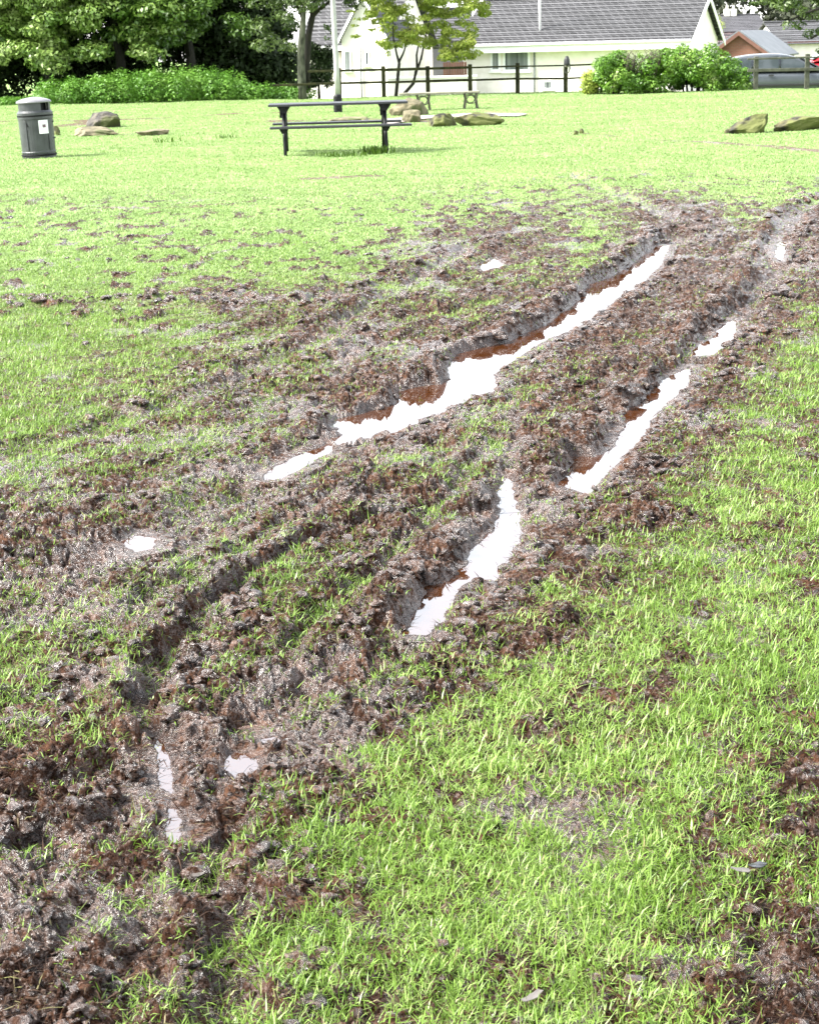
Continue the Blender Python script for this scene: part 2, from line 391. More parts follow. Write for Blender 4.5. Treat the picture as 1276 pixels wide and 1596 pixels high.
RUTW = [(G2(p), *rest) for p, *rest in RUTS]
def terrain(x, y, dy):
    """height, grass share, wetness, bare-track share; dy = grid pitch, to leave out what the grid cannot carry"""
    base = .018 * perlin(x * .9, y * .9) + .03 * perlin(x * .23 + 5, y * .23) * sm(6, 16, y)
    near = 1 - sm(26, 34, y)
    cov = cover_at(x, y)
    mud = 1 - sm(.25, .8, cov)
    wet = np.zeros(x.shape)
    for px, py, hw, hl, an in WET:
        c = G(px, py); q = ((x - c.x) / hw) ** 2 + ((y - c.y) / hl) ** 2
        wet = np.maximum(wet, np.exp(-q))
    wn = fbm(x * 2.2 + 9, y * 2.2, 3)
    wet = np.clip(wet * .9 + wn * .8 + .45 * perlin(x * 13, y * 13) - .15, 0, 1) * sm(0, .15, mud + .1)
    wet = np.maximum(wet, sm(.42, .62, fbm(x * 1.6 + 31, y * 1.6, 4)) * .8)
    z = base.copy()
    px_ = x + .05 * perlin(x * 5, y * 5) + .02 * perlin(x * 14, y * 14); py_ = y + .06 * perlin(x * 5 + 9, y * 5) + .025 * perlin(x * 14 + 3, y * 14)
    BK = np.zeros(x.shape); TR = np.zeros(x.shape)
    for pts, hw, dep, bl, br, bw in RUTW:
        k = (x > pts[:, 0].min() - .8) & (x < pts[:, 0].max() + .8) & (y > pts[:, 1].min() - .8) & (y < pts[:, 1].max() + .8)
        if not k.any(): continue
        d, s = line_d(px_[k], py_[k], pts)
        ends = np.minimum(np.hypot(x[k] - pts[0, 0], y[k] - pts[0, 1]), np.hypot(x[k] - pts[-1, 0], y[k] - pts[-1, 1])); ef = sm(.6 * hw, 2.2 * hw + .1, ends)
        left = sm(-.5 * hw, .5 * hw, -s if pts[0][1] > pts[-1][1] else s)
        TR[k] = np.minimum(TR[k], -dep * np.exp(-(d / hw) ** 4)); BK[k] = np.maximum(BK[k], (bl * left + br * (1 - left)) * (.15 + .85 * ef) * np.exp(-((d - hw - bw * .6) / bw) ** 2) * (.6 + .6 * np.clip(perlin(x[k] * 2.5, y[k] * 2.5) + .4, 0, 1)))
        wet[k] = np.maximum(wet[k], .55 * np.exp(-(d / hw / 1.2) ** 4))
    z += BK * (1 + TR / .06).clip(0, 1) + TR
    # clods: billows whose valleys are sharp
    wx = x + .03 * perlin(x * 11, y * 11); wy = y + .03 * perlin(x * 11 + 7, y * 11 + 3)
    lump = np.zeros(x.shape)
    for i, (f, a) in enumerate(((4.5, .45), (9.5, .75), (19, .62), (38, .42), (75, .24), (140, .12))):
        fade = np.clip((1 / f) / (2.2 * dy) - .2, 0, 1)
        ca, sa = math.cos(.9 * i + .4), math.sin(.9 * i + .4)
        n = perlin((wx * ca + wy * sa) * f * .92 + i * 13, (-wx * sa + wy * ca) * f * 1.08)
        lump += a * fade * (1 - np.exp(-np.abs(n) / .13) - .62 + .8 * (perlin(wx * f * .6 + 7 * i, wy * f * .6)))
    var = .65 + .9 * np.clip(fbm(x * 1.3 + 50, y * 1.3, 2) + .25, 0, 1)
    A = (.008 + .0235 * mud * var) * (1 - .45 * wet) * near + .002 * (1 - near)
    z += lump * A
    f1, v1 = cell(x * 3.1 + 3, y * 3.1)
    z -= .03 * np.exp(-(f1 / .16) ** 2) * (v1 > .55) * mud * near * np.clip(.12 / np.maximum(dy, .01), 0, 1)
    f1, v1 = cell(x * 9 + 3 + .5 * perlin(x * 9, y * 9), y * 9)
    z -= .022 * np.exp(-(f1 / .26) ** 2) * (v1 > .68) * (.3 + .7 * mud) * near * np.clip(.03 / np.maximum(dy, .002), 0, 1)
    # tread ribs pressed into the smooth mud
    ua = x * .95 - y * .31 + .04 * perlin(x * 2.5, y * 2.5); va = x * .31 + y * .95
    st = np.abs(perlin(ua * 8, va * .8)) * 1.4 + .6 * np.abs(perlin(ua * 19 + 5, va * 2.2))
    z += .026 * (st - .5) * mud * near
    wet = np.clip(wet + .5 * (.42 - st) * mud, 0, 1)
    rib = np.abs(np.sin((x * .9 + y * .45 + .04 * perlin(x * 6, y * 6)) * 60)) * np.clip(.02 / dy, 0, 1)
    z += .004 * rib * wet * mud * near
    # standing water
    inw = np.zeros(x.shape, bool)
    for i, poly in enumerate(PUDW):
        k = (x > poly[:, 0].min() - .4) & (x < poly[:, 0].max() + .4) & (y > poly[:, 1].min() - .4) & (y < poly[:, 1].max() + .4)
        if not k.any(): continue
        sd_, face = poly_sd(x[k], y[k], poly)
        sd_ = sd_ + .012 * perlin(x[k] * 14, y[k] * 14) + .004 * perlin(x[k] * 40, y[k] * 40)
        zz = z[k]
        bed = ZW - .004 - .05 * sm(0, .10, -sd_) + .004 * lump[k]
        if i == 0: bed += .055 * sm(7.35, 6.9, y[k]) * np.clip(fbm(x[k] * 9, y[k] * 14, 3) * .9 + .28, 0, 1)
        cap = .004 + np.maximum(sd_, 0) * (.07 + 1.25 * sm(-.25, .35, face)) + .018 * sm(.0, .04, sd_) * np.clip(lump[k] + .3, 0, 1.4)
        rise = ZW + .003 + np.minimum(np.minimum(np.maximum(zz - ZW, .004), .15), np.where(sd_ < .35, cap, 1)) * sm(-.01, .03, sd_)
        inw[k] |= sd_ < 0; iw = inw[k]
        z[k] = np.where(sd_ < 0, bed, np.where((sd_ < .07) & ~iw, rise, np.where((sd_ < .35) & ~iw, np.minimum(zz, rise), zz)))
        cov[k] = np.where(sd_ < .02, 0, cov[k]); wet[k] = np.maximum(wet[k], np.exp(-np.maximum(sd_, 0) / .03) * .8)
    # ground falls away behind the fence
    xl = x / np.maximum(y, 1)
    z += -.55 * sm(50.5, 53, y) * sm(.155, .175, xl) - 1.0 * sm(53.6, 57, y) * sm(-.10, -.08, xl) * (1 - sm(.155, .175, xl)) - 1.0 * sm(62, 66, y) * (1 - sm(-.10, -.08, xl)) - .45 * sm(57, 62, y) * sm(.155, .175, xl) - 3.2 * sm(82, 115, y)
    # worn tracks in the far lawn
    dirt = np.zeros(x.shape)
    for pts, hw in (([(900, 208), (980, 213), (1100, 222), (1276, 236), (1400, 247)], .2), ([(90, 196), (200, 186), (350, 178), (430, 176)], .45), ([(-60, 192), (60, 188), (160, 190)], .45), ([(480, 277), (570, 272), (680, 275)], .12), ([(-40, 333), (150, 328), (330, 328)], .10), ([(210, 208), (280, 207)], .5), ([(400, 190), (560, 188), (700, 190)], .45)):
        k = (y > 8) & (y < 50); d, s = line_d(x[k], y[k], G2(pts))
        dirt[k] = np.maximum(dirt[k], np.exp(-(d / hw) ** 2))
    dirt = np.clip(dirt * (.9 + 1.1 * fbm(x * .9, y * .5, 3)), 0, 1)
    cov = np.clip(cov * (1 - .75 * dirt), 0, 1)
    return z, cov, wet, dirt, inw.astype(float)
NR, NC = 1500, 1240
TT = np.linspace(1 / 2.1, 1 / 54.0, NR); YS = 1 / TT; _s = np.linspace(-1, 1, NC); US = .52 * _s + .48 * _s ** 3
def WD(y): return .275 * y + 1.3
dYS = np.gradient(YS)
X = US[None, :] * WD(YS)[:, None]; Y = np.repeat(YS[:, None], NC, 1)
Z, CV, WT, DT, IW = terrain(X, Y, np.repeat(dYS[:, None], NC, 1))
def zat(x, y):                               # ground height / share of grass on the fine grid
    x = np.asarray(x, float); y = np.asarray(y, float)
    r = np.clip((TT[0] - 1 / np.clip(y, 2.11, 53.9)) / (TT[0] - TT[-1]) * (NR - 1), 0, NR - 1.001); c = np.clip(np.interp(x / WD(y), US, np.arange(NC)), 0, NC - 1.001)
    return r, c
def samp(A, x, y):
    r, c = zat(x, y); ri = r.astype(int); ci = c.astype(int); a = r - ri; b = c - ci
    return (A[ri, ci] * (1 - b) + A[ri, ci + 1] * b) * (1 - a) + (A[ri + 1, ci] * (1 - b) + A[ri + 1, ci + 1] * b) * a
def gz(x, y):
    if y > 53.5 or abs(x) > WD(y): return float(terrain(np.array([float(x)]), np.array([float(y)]), np.array([1.0]))[0][0])
    return float(samp(Z, np.array([x]), np.array([y]))[0])

# ---------------------------------------------------------------- ground sheet
def ground_material():
    m, t, b, o = newmat('soil_and_turf'); N = t.nodes; L = t.links
    def noise(s, d=5, r=.6):
        n = N.new('ShaderNodeTexNoise'); n.inputs['Scale'].default_value = s; n.inputs['Detail'].default_value = d; n.inputs['Roughness'].default_value = r; L.new(geo.outputs['Position'], n.inputs['Vector']); return n.outputs[0]
    def ramp(src, stops):
        c = N.new('ShaderNodeValToRGB'); e = c.color_ramp.elements
        while len(e) < len(stops): e.new(.5)
        for i, (p, k) in enumerate(stops): e[i].position = p; e[i].color = (*k, 1) if len(k) == 3 else k
        L.new(src, c.inputs[0]); return c.outputs[0]
    def attr(n_): a = N.new('ShaderNodeAttribute'); a.attribute_name = n_; return a.outputs['Fac']
    def mx(f, a, b_):
        k = N.new('ShaderNodeMix'); k.data_type = 'RGBA'; L.new(f, k.inputs['Factor'])
        for s_, v in (('A', a), ('B', b_)):
            if isinstance(v, tuple): k.inputs[s_].default_value = (*v, 1)
            else: L.new(v, k.inputs[s_])
        return k.outputs['Result']
    def math_(op, a, b_=None):
        k = N.new('ShaderNodeMath'); k.operation = op
        for i, v in enumerate((a, b_)):
            if v is None: continue
            if isinstance(v, (int, float)): k.inputs[i].default_value = v
            else: L.new(v, k.inputs[i])
        return k.outputs[0]
    def mr(src, a, b_, c, d):
        k = N.new('ShaderNodeMapRange'); L.new(src, k.inputs[0])
        for i, v in enumerate((a, b_, c, d)): k.inputs[i + 1].default_value = v
        return k.outputs[0]
    geo = N.new('ShaderNodeNewGeometry')
    mudc = ramp(noise(9), [(.32, (.010, .0038, .0014)), (.5, (.044, .018, .0085)), (.68, (.105, .050, .027))])
    mudc = mx(ramp(noise(48, 6, .7), [(.40, (.85, .85, .85)), (.50, (0, 0, 0))]), mudc, (.006, .003, .0018))
    mudc = mx(ramp(noise(75, 5, .7), [(.53, (0, 0, 0)), (.62, (.85, .85, .85))]), mudc, (.17, .125, .105))
    mudc = mx(mr(attr('wet'), .2, 1, 0, .35), mudc, (.045, .032, .027))
    turf = ramp(noise(1.1), [(.3, (.13, .21, .06)), (.5, (.185, .275, .09)), (.7, (.21, .29, .11))])
    turf = mx(ramp(noise(14, 4), [(.52, (0, 0, 0)), (.72, (.75, .75, .75))]), turf, (.08, .14, .03))
    turf = mx(ramp(noise(6, 5), [(.60, (0, 0, 0)), (.70, (.55, .55, .55))]), turf, (.13, .12, .055))
    cov = attr('cover'); far = attr('far')
    f = math_('MULTIPLY', mr(math_('ADD', cov, mr(noise(24, 4), .3, .7, -.28, .28)), .42, .62, 0, 1), far)
    col = mx(f, mudc, turf)
    dcol = ramp(noise(8), [(.35, (.07, .045, .022)), (.65, (.15, .11, .065))])
    col = mx(math_('MULTIPLY', mr(math_('ADD', attr('dirt'), mr(noise(10, 4), .3, .7, -.3, .3)), .4, .8, 0, .85), far), col, dcol)
    L.new(col, b.inputs['Base Color'])
    glint = mr(math_('ADD', noise(33, 6, .7), mr(attr('wet'), 0, 1, -.02, .19)), .51, .57, 0, 1)
    rg = mr(glint, 0, 1, .60, .27)
    rg = math_('ADD', rg, math_('MULTIPLY', f, .4)); L.new(rg, b.inputs['Roughness'])
    L.new(math_('MULTIPLY', mr(f, 0, 1, 1, .2), mr(glint, 0, 1, .10, .95)), b.inputs['Specular IOR Level'])
    h = math_('ADD', math_('MULTIPLY', noise(95, 6, .65), 1.0), math_('MULTIPLY', noise(34, 4), 1.2))
    bp = N.new('ShaderNodeBump'); bp.inputs['Distance'].default_value = .022; L.new(mr(attr('wet'), 0, 1, 1.0, .75), bp.inputs['Strength'])
    L.new(h, bp.inputs['Height']); L.new(bp.outputs[0], b.inputs['Normal'])
    return m
M['ground'] = ground_material()
yb = 2.1 - np.array([.05, .15, .35, .8, 1.6, 3.2, 7, 14, 30])[::-1]
yf = np.array([54.6, 55.3, 56, 57, 58.5, 60, 62, 65, 70, 76, 82, 88, 95, 102, 109, 116, 130, 160, 220, 320, 500, 800])
YA = np.concatenate([yb, YS, yf]); WA = .275 * np.maximum(YA, 2.1) + 1.3
ex = np.array([.01, .03, .06, .1, .16, .25, .4, .7, 1.2, 2.2, 4, 8, 20, 60])
US2 = np.concatenate([-(1 + ex)[::-1], US, 1 + ex])
XX = US2[None, :] * WA[:, None]; YY = np.repeat(YA[:, None], len(US2), 1)
ZZ = np.zeros_like(XX); CC = np.ones_like(XX); WW = np.zeros_like(XX); DD = np.zeros_like(XX)
a, c0 = len(yb), len(ex)
dyA = np.repeat(np.maximum(np.gradient(YA), .002)[:, None], len(US2), 1)
inner = np.zeros(XX.shape, bool); inner[a:a + NR, c0:c0 + NC] = True
o_ = ~inner
ZZ[o_], CC[o_], WW[o_], DD[o_] = terrain(XX[o_], YY[o_], np.maximum(dyA[o_], .02))[:4]
ZZ[a:a + NR, c0:c0 + NC] = Z; CC[a:a + NR, c0:c0 + NC] = CV; WW[a:a + NR, c0:c0 + NC] = WT; DD[a:a + NR, c0:c0 + NC] = DT
nr, nc = XX.shape; idx = np.arange(nr * nc).reshape(nr, nc)
Q = np.stack([idx[:-1, :-1], idx[:-1, 1:], idx[1:, 1:], idx[1:, :-1]], -1).reshape(-1, 4)
FARA = sm(7, 15, YY)
gnd = npmesh('ground', np.stack([XX, YY, ZZ], -1).reshape(-1, 3), Q, None, M['ground'], smooth=True,
             attrs={'cover': CC.ravel(), 'wet': WW.ravel(), 'dirt': DD.ravel(), 'far': FARA.ravel()})
tag(gnd, kind='structure')
del XX, YY, ZZ, CC, WW, DD, Q, FARA, dyA

# ---------------------------------------------------------------- standing water
def water_material():
    m, t, b, o = newmat('muddy_water'); N = t.nodes; L = t.links
    b.inputs['Base Color'].default_value = (.040, .0135, .004, 1); b.inputs['Roughness'].default_value = .015; b.inputs['IOR'].default_value = 2.8
    b.inputs['Specular IOR Level'].default_value = .7
    g = N.new('ShaderNodeNewGeometry'); n = N.new('ShaderNodeTexNoise'); n.inputs['Scale'].default_value = 9; L.new(g.outputs['Position'], n.inputs['Vector'])
    bp = N.new('ShaderNodeBump'); bp.inputs['Strength'].default_value = .06; bp.inputs['Distance'].default_value = .01; L.new(n.outputs[0], bp.inputs['Height']); L.new(bp.outputs[0], b.inputs['Normal'])
    return m
M['water'] = water_material()
for i, poly in enumerate(PUDW):
    b = MB(); c = poly.mean(0); n = len(poly); out = []
    ar = sum(poly[k][0] * poly[(k + 1) % n][1] - poly[(k + 1) % n][0] * poly[k][1] for k in range(n)); sg = 1 if ar > 0 else -1
    for k in range(n):
        e = poly[(k + 1) % n] - poly[k - 1]; nn = np.array([e[1], -e[0]]) * sg / (np.hypot(*e) + 1e-9); q = poly[k] + nn * .035
        out.append(Vector((q[0], q[1], ZW + .0002 * i)))
    vs = [b.bm.verts.new(q) for q in out]; f = b.bm.faces.new(vs)
    bmesh.ops.triangulate(b.bm, faces=[f], ngon_method='EAR_CLIP')
    tag(b.build('puddle', M['water']), kind='structure')

# ---------------------------------------------------------------- grass
def blades(name, N, ylo, yhi, pw, accept, Lf, Wf, leanf, tonef, m, seed, per=5, spread=.012, segs=2):
    r = np.random.RandomState(seed)
    yy = np.linspace(ylo, yhi, 4000); pdf = (.262 * yy + 1.1) * yy ** -pw; cdf = np.cumsum(pdf); cdf /= cdf[-1]
    nt_ = N // per
    y = np.interp(r.rand(nt_), cdf, yy); x = (r.rand(nt_) * 2 - 1) * (.262 * y + 1.1)
    k = accept(x, y, r); x = x[k]; y = y[k]; nt_ = len(x)
    az0 = r.rand(nt_) * 2 * np.pi
    x = np.repeat(x, per); y = np.repeat(y, per); az = np.repeat(az0, per) + r.randn(nt_ * per) * 1.3
    sp = spread * (1 + y / 8); x = x + r.randn(len(x)) * sp; y = y + r.randn(len(x)) * sp
    z = samp(Z, x, y) - .002
    n = len(x); L = Lf(x, y, r); Wd = Wf(x, y, r); lean = leanf(x, y, r); tone = tonef(x, y, r, np.repeat(r.rand(nt_), per))
    dx, dy = np.cos(az), np.sin(az)
    cx, cy = -np.sin(az + r.randn(n) * .5), np.cos(az + r.randn(n) * .5)
    V = np.zeros((n, 2 * segs + 1, 3), np.float32)
    curl = r.rand(n) * 2.0 - .3
    px, py, pz = x.copy(), y.copy(), z.copy(); th = lean * .55
    for s in range(segs + 1):
        if s:
            th_ = th + curl * (s - .5) / segs * 1.2
            px = px + dx * np.sin(th_) * L / segs; py = py + dy * np.sin(th_) * L / segs; pz = pz + np.cos(th_) * L / segs
        wv = Wd * (1 - .25 * s / segs)
        if s < segs:
            V[:, 2 * s] = np.stack([px - cx * wv / 2, py - cy * wv / 2, pz], -1); V[:, 2 * s + 1] = np.stack([px + cx * wv / 2, py + cy * wv / 2, pz], -1)
        else: V[:, 2 * segs] = np.stack([px, py, pz], -1)
    nv = 2 * segs + 1; b0 = np.arange(n)[:, None] * nv
    quads = np.concatenate([b0 + np.array([[2 * s, 2 * s + 1, 2 * s + 3, 2 * s + 2]]) for s in range(segs - 1)], 0) if segs > 1 else None
    tris = b0 + np.array([[2 * segs - 2, 2 * segs - 1, 2 * segs]])
    return npmesh(name, V.reshape(-1, 3), quads, tris, m, smooth=False, attrs={'tone': np.repeat(tone, nv)})
M['grass'] = leafmat('grass_blade', [(0, (.015, .028, .002)), (.30, (.075, .145, .010)), (.62, (.195, .31, .055)), (.88, (.30, .38, .14)), (1, (.30, .26, .13))], .40, .35, .35)
M['thatch'] = leafmat('trampled_stems', [(0, (.004, .002, .0012)), (.5, (.022, .011, .007)), (.82, (.06, .038, .026)), (.95, (.10, .085, .045)), (1, (.16, .16, .06))], .6, .03, .08)
def clumpn(x, y): return .5 + .5 * fbm(x * 5, y * 5, 3) + .55 * perlin(x * 21, y * 21)
def acc(x, y, r):
    c = samp(CV, x, y); k = (1 - sm(11, 17, y)) * sm(.26, .58, c * .84 + (clumpn(x, y) - .5) * 1.15) * (c > .03); return r.rand(len(x)) < k * (.30 + .42 * c) + .03 * (c > .05)
g1 = blades('grass', 2300000, 2.15, 17.5, 1.25, acc,
    lambda x, y, r: (.015 + .029 * r.rand(len(x)) ** 1.3) * (1 - .35 * sm(8, 16, y)) * (.75 + .5 * samp(CV, x, y)),
    lambda x, y, r: (.0013 + .0012 * r.rand(len(x))) * (1 + y / 10),
    lambda x, y, r: .3 + 2.1 * r.rand(len(x)),
    lambda x, y, r, tt: np.clip(.12 + .40 * tt + .32 * r.rand(len(x)) + .12 * fbm(x * 1.5, y * 1.5, 2) + .35 * (r.rand(len(x)) > .93), 0, 1), M['grass'], 3, per=6)
tag(g1, 'patchy bright green grass growing through the churned mud', 'grass', kind='stuff')
def acc2(x, y, r):
    c = samp(CV, x, y); return r.rand(len(x)) < sm(9.5, 15, y) * sm(.35, .8, c + .35 * (clumpn(x, y) - .5))
g2 = blades('lawn_grass', 640000, 9.5, 53.5, 1.7, acc2,
    lambda x, y, r: .016 + .018 * r.rand(len(x)), lambda x, y, r: (.0022 + .0018 * r.rand(len(x))) * (1 + y / 9),
    lambda x, y, r: .3 + 1.1 * r.rand(len(x)),
    lambda x, y, r, tt: np.clip(.28 + .30 * tt + .25 * r.rand(len(x)) + .22 * fbm(x * .5, y * .5, 3), 0, 1), M['grass'], 5, per=4, spread=.02)
g2.data.materials[0] = leafmat('lawn_blade', [(0, (.11, .18, .055)), (.5, (.19, .275, .095)), (1, (.26, .33, .14))], .5, .3, .2)
tag(g2, 'short pale green lawn grass beyond the churned mud', 'grass', kind='stuff')
def acc3(x, y, r):
    c = samp(CV, x, y); z = samp(Z, x, y); wt = samp(WT, x, y); return (samp(IW, x, y) < .01) & (r.rand(len(x)) < (.6 + .4 * (1 - c)) * (1 - .85 * wt))
g3 = blades('trampled_stems', 430000, 2.15, 20, 1.3, acc3,
    lambda x, y, r: .015 + .045 * r.rand(len(x)) ** 1.5, lambda x, y, r: (.0012 + .0014 * r.rand(len(x))) * (1 + y / 9),
    lambda x, y, r: 1.9 + .6 * r.rand(len(x)),
    lambda x, y, r, tt: np.clip(r.rand(len(x)) ** 1.5, 0, 1), M['thatch'], 9, per=3, spread=.02)
tag(g3, 'flattened brown grass stems and roots trodden into the mud', 'trampled grass', kind='stuff')
# ---------------------------------------------------------------- loose clods thrown up along the ruts
def clods(n, seed):
    r = np.random.RandomState(seed)
    bm = bmesh.new(); bmesh.ops.create_icosphere(bm, subdivisions=2, radius=1.0); B0 = np.array([v.co[:] for v in bm.verts]); T0 = np.array([[v.index for v in f.verts] for f in bm.faces]); bm.free()
    yy = np.linspace(2.3, 17, 3000); pdf = (.262 * yy + 1.1) * yy ** -1.6; cdf = np.cumsum(pdf); cdf /= cdf[-1]
    y = np.interp(r.rand(n), cdf, yy); x = (r.rand(n) * 2 - 1) * (.262 * y + 1.1)
    c = samp(CV, x, y); z = samp(Z, x, y); zl = samp(Z, x - .05, y + .05)
    nearrut = np.zeros(n)
    inr = np.zeros(n)
    for pts, hw, dep, bl, br, bw in RUTW:
        d, _ = line_d(x, y, pts); inr = np.maximum(inr, np.exp(-(d / hw / 1.1) ** 4)); nearrut = np.maximum(nearrut, np.exp(-((d - hw - .05) / .12) ** 2) * min(1, bl / .04))
    k = (samp(IW, x, y) < .01) & (r.rand(n) < np.clip((1 - c) ** 2 * .34 + nearrut * .8, 0, 1) * sm(-.2, .35, perlin(x * 3, y * 3) + .5 * perlin(x * 9, y * 9) + .1) * (1 - .6 * sm(.5, .9, samp(WT, x, y))) * (1 - .9 * inr))
    x, y, z, c, big = x[k], y[k], z[k], c[k], nearrut[k]; n = len(x)
    s_ = (.0035 + .0085 * r.rand(n) ** 2 + .010 * big * r.rand(n) ** 2) * (1 + y / 9)
    an = r.rand(n) * 6.28; sc = np.stack([s_ * (.8 + .9 * r.rand(n)), s_ * (.7 + .5 * r.rand(n)), s_ * (.35 + .4 * r.rand(n))], -1)
    off = r.rand(n) * 50
    V = B0[None] * np.ones((n, 1, 1)); nz = perlin(V[..., 0] * 1.7 + off[:, None], V[..., 1] * 1.7 + V[..., 2] * 1.3) + .5 * perlin(V[..., 0] * 4 + off[:, None], V[..., 2] * 4 + V[..., 1] * 3)
    V = V * (1 + .5 * nz)[..., None] * sc[:, None, :]
    ti = r.randn(n) * .5; V = np.stack([V[..., 0], V[..., 1] * np.cos(ti)[:, None] - V[..., 2] * np.sin(ti)[:, None], V[..., 1] * np.sin(ti)[:, None] + V[..., 2] * np.cos(ti)[:, None]], -1)
    ca, sa = np.cos(an)[:, None], np.sin(an)[:, None]
    V = np.stack([V[..., 0] * ca - V[..., 1] * sa + x[:, None], V[..., 0] * sa + V[..., 1] * ca + y[:, None], V[..., 2] + (z + sc[:, 2] * .25)[:, None]], -1)
    T = (T0[None] + (np.arange(n) * len(B0))[:, None, None]).reshape(-1, 3); m = n * len(B0)
    o = npmesh('mud_clods', V.reshape(-1, 3), None, T, M['ground'], smooth=True, attrs={'cover': np.zeros(m), 'wet': np.repeat(.25 + .5 * r.rand(n), len(B0)), 'dirt': np.zeros(m), 'far': np.zeros(m)})
    return tag(o, 'loose wet clods and crumbs of mud thrown up beside the ruts', 'mud clods', kind='stuff')
clods(60000, 4)

# ---------------------------------------------------------------- foliage builder
def leaves(name, clumps, n, size, m, parent=None, seed=1, up=.5, shell=.55, tone=(0, 1)):
    """a crown: n small folded leaves gathered in clumps (x, y, z, rx, ry, rz)"""
    r = np.random.RandomState(seed); C = np.array(clumps, float)
    wgt = (C[:, 3] * C[:, 4] * C[:, 5]) ** .67; k = r.choice(len(C), n, p=wgt / wgt.sum())
    v = r.randn(n, 3); v /= np.linalg.norm(v, axis=1)[:, None]
    rad = shell + (1.08 - shell) * r.rand(n) ** .6; rad *= 1 + .16 * np.sin(v[:, 0] * 7 + k) * np.cos(v[:, 2] * 6 + k * 2)
    c = C[k, :3] + v * C[k, 3:6] * rad[:, None]
    nrm = v + np.array([0, 0, up]) + r.randn(n, 3) * .55; nrm /= np.linalg.norm(nrm, axis=1)[:, None]
    a = np.cross(nrm, r.randn(n, 3)); a /= np.linalg.norm(a, axis=1)[:, None]; b = np.cross(nrm, a)
    L = size * (.6 + .8 * r.rand(n))[:, None]; W_ = L * (.38 + .2 * r.rand(n))[:, None]
    V = np.stack([c - a * L * .5, c + b * W_ * .5 - a * L * .05 + nrm * L * .06, c + a * L * .5 - nrm * L * .10, c - b * W_ * .5 - a * L * .05 + nrm * L * .06], 1)
    t = tone[0] + (tone[1] - tone[0]) * np.clip(.25 * r.rand(len(C))[k] + .35 * r.rand(n) + .4 * (fbm(c[:, 0] * 1.3 + seed, c[:, 2] * 1.3 + c[:, 1] * .7, 3) * .8 + .5), 0, 1)
    b0 = np.arange(n)[:, None] * 4
    return npmesh(name, V.reshape(-1, 3), b0 + np.array([[0, 1, 2, 3]]), None, m, parent, attrs={'tone': np.repeat(t, 4)})
def blob(r, c, R_, n, sub, flat=1.0):
    """n sub-clumps spread in an ellipsoid"""
    out = []
    for _ in range(n):
        v = r.randn(3); v /= np.linalg.norm(v); q = r.rand() ** .4
        s = sub * (.6 + .8 * r.rand())
        out.append((c[0] + v[0] * R_[0] * q, c[1] + v[1] * R_[1] * q, c[2] + v[2] * R_[2] * q, s * 1.15, s, s * flat))
    return out
M['leaf_hedge'] = leafmat('leaf_hedge', [(0, (.02, .05, .006)), (.35, (.075, .15, .018)), (.65, (.18, .27, .055)), (.9, (.33, .42, .16)), (1, (.36, .28, .10))], .42, .2, .45)
M['leaf_dark'] = leafmat('leaf_dark', [(0, (.006, .012, .003)), (.6, (.018, .035, .008)), (1, (.04, .06, .02))], .6, .1, .2)
M['leaf_fresh'] = leafmat('leaf_fresh', [(0, (.035, .10, .008)), (.5, (.08, .19, .018)), (1, (.16, .28, .05))], .5, .25, .3)
M['leaf_yellow'] = leafmat('leaf_yellow', [(0, (.12, .17, .02)), (.5, (.26, .33, .05)), (1, (.42, .44, .12))], .5, .35, .3)
M['leaf_over'] = leafmat('leaf_over', [(0, (.014, .03, .006)), (.5, (.05, .085, .016)), (1, (.19, .25, .09))], .4, .25, .4)
M['leaf_bush'] = leafmat('leaf_bush', [(0, (.03, .08, .005)), (.5, (.085, .19, .014)), (.85, (.17, .28, .045)), (1, (.30, .36, .14))], .42, .2, .4)
M['weed'] = leafmat('weed_blade', [(0, (.04, .09, .01)), (1, (.09, .16, .02))], .5, .25, .2)

def trunk(name, base, pts, rads, m, parent, n=10):
    o = MB().tube([Vector(p) - Vector(base) for p in pts], rads, n).build(name, m, parent, smooth=True); return o
def sub(cl, base): return [(a - base[0], b - base[1], c - base[2], *k) for a, b, c, *k in cl]

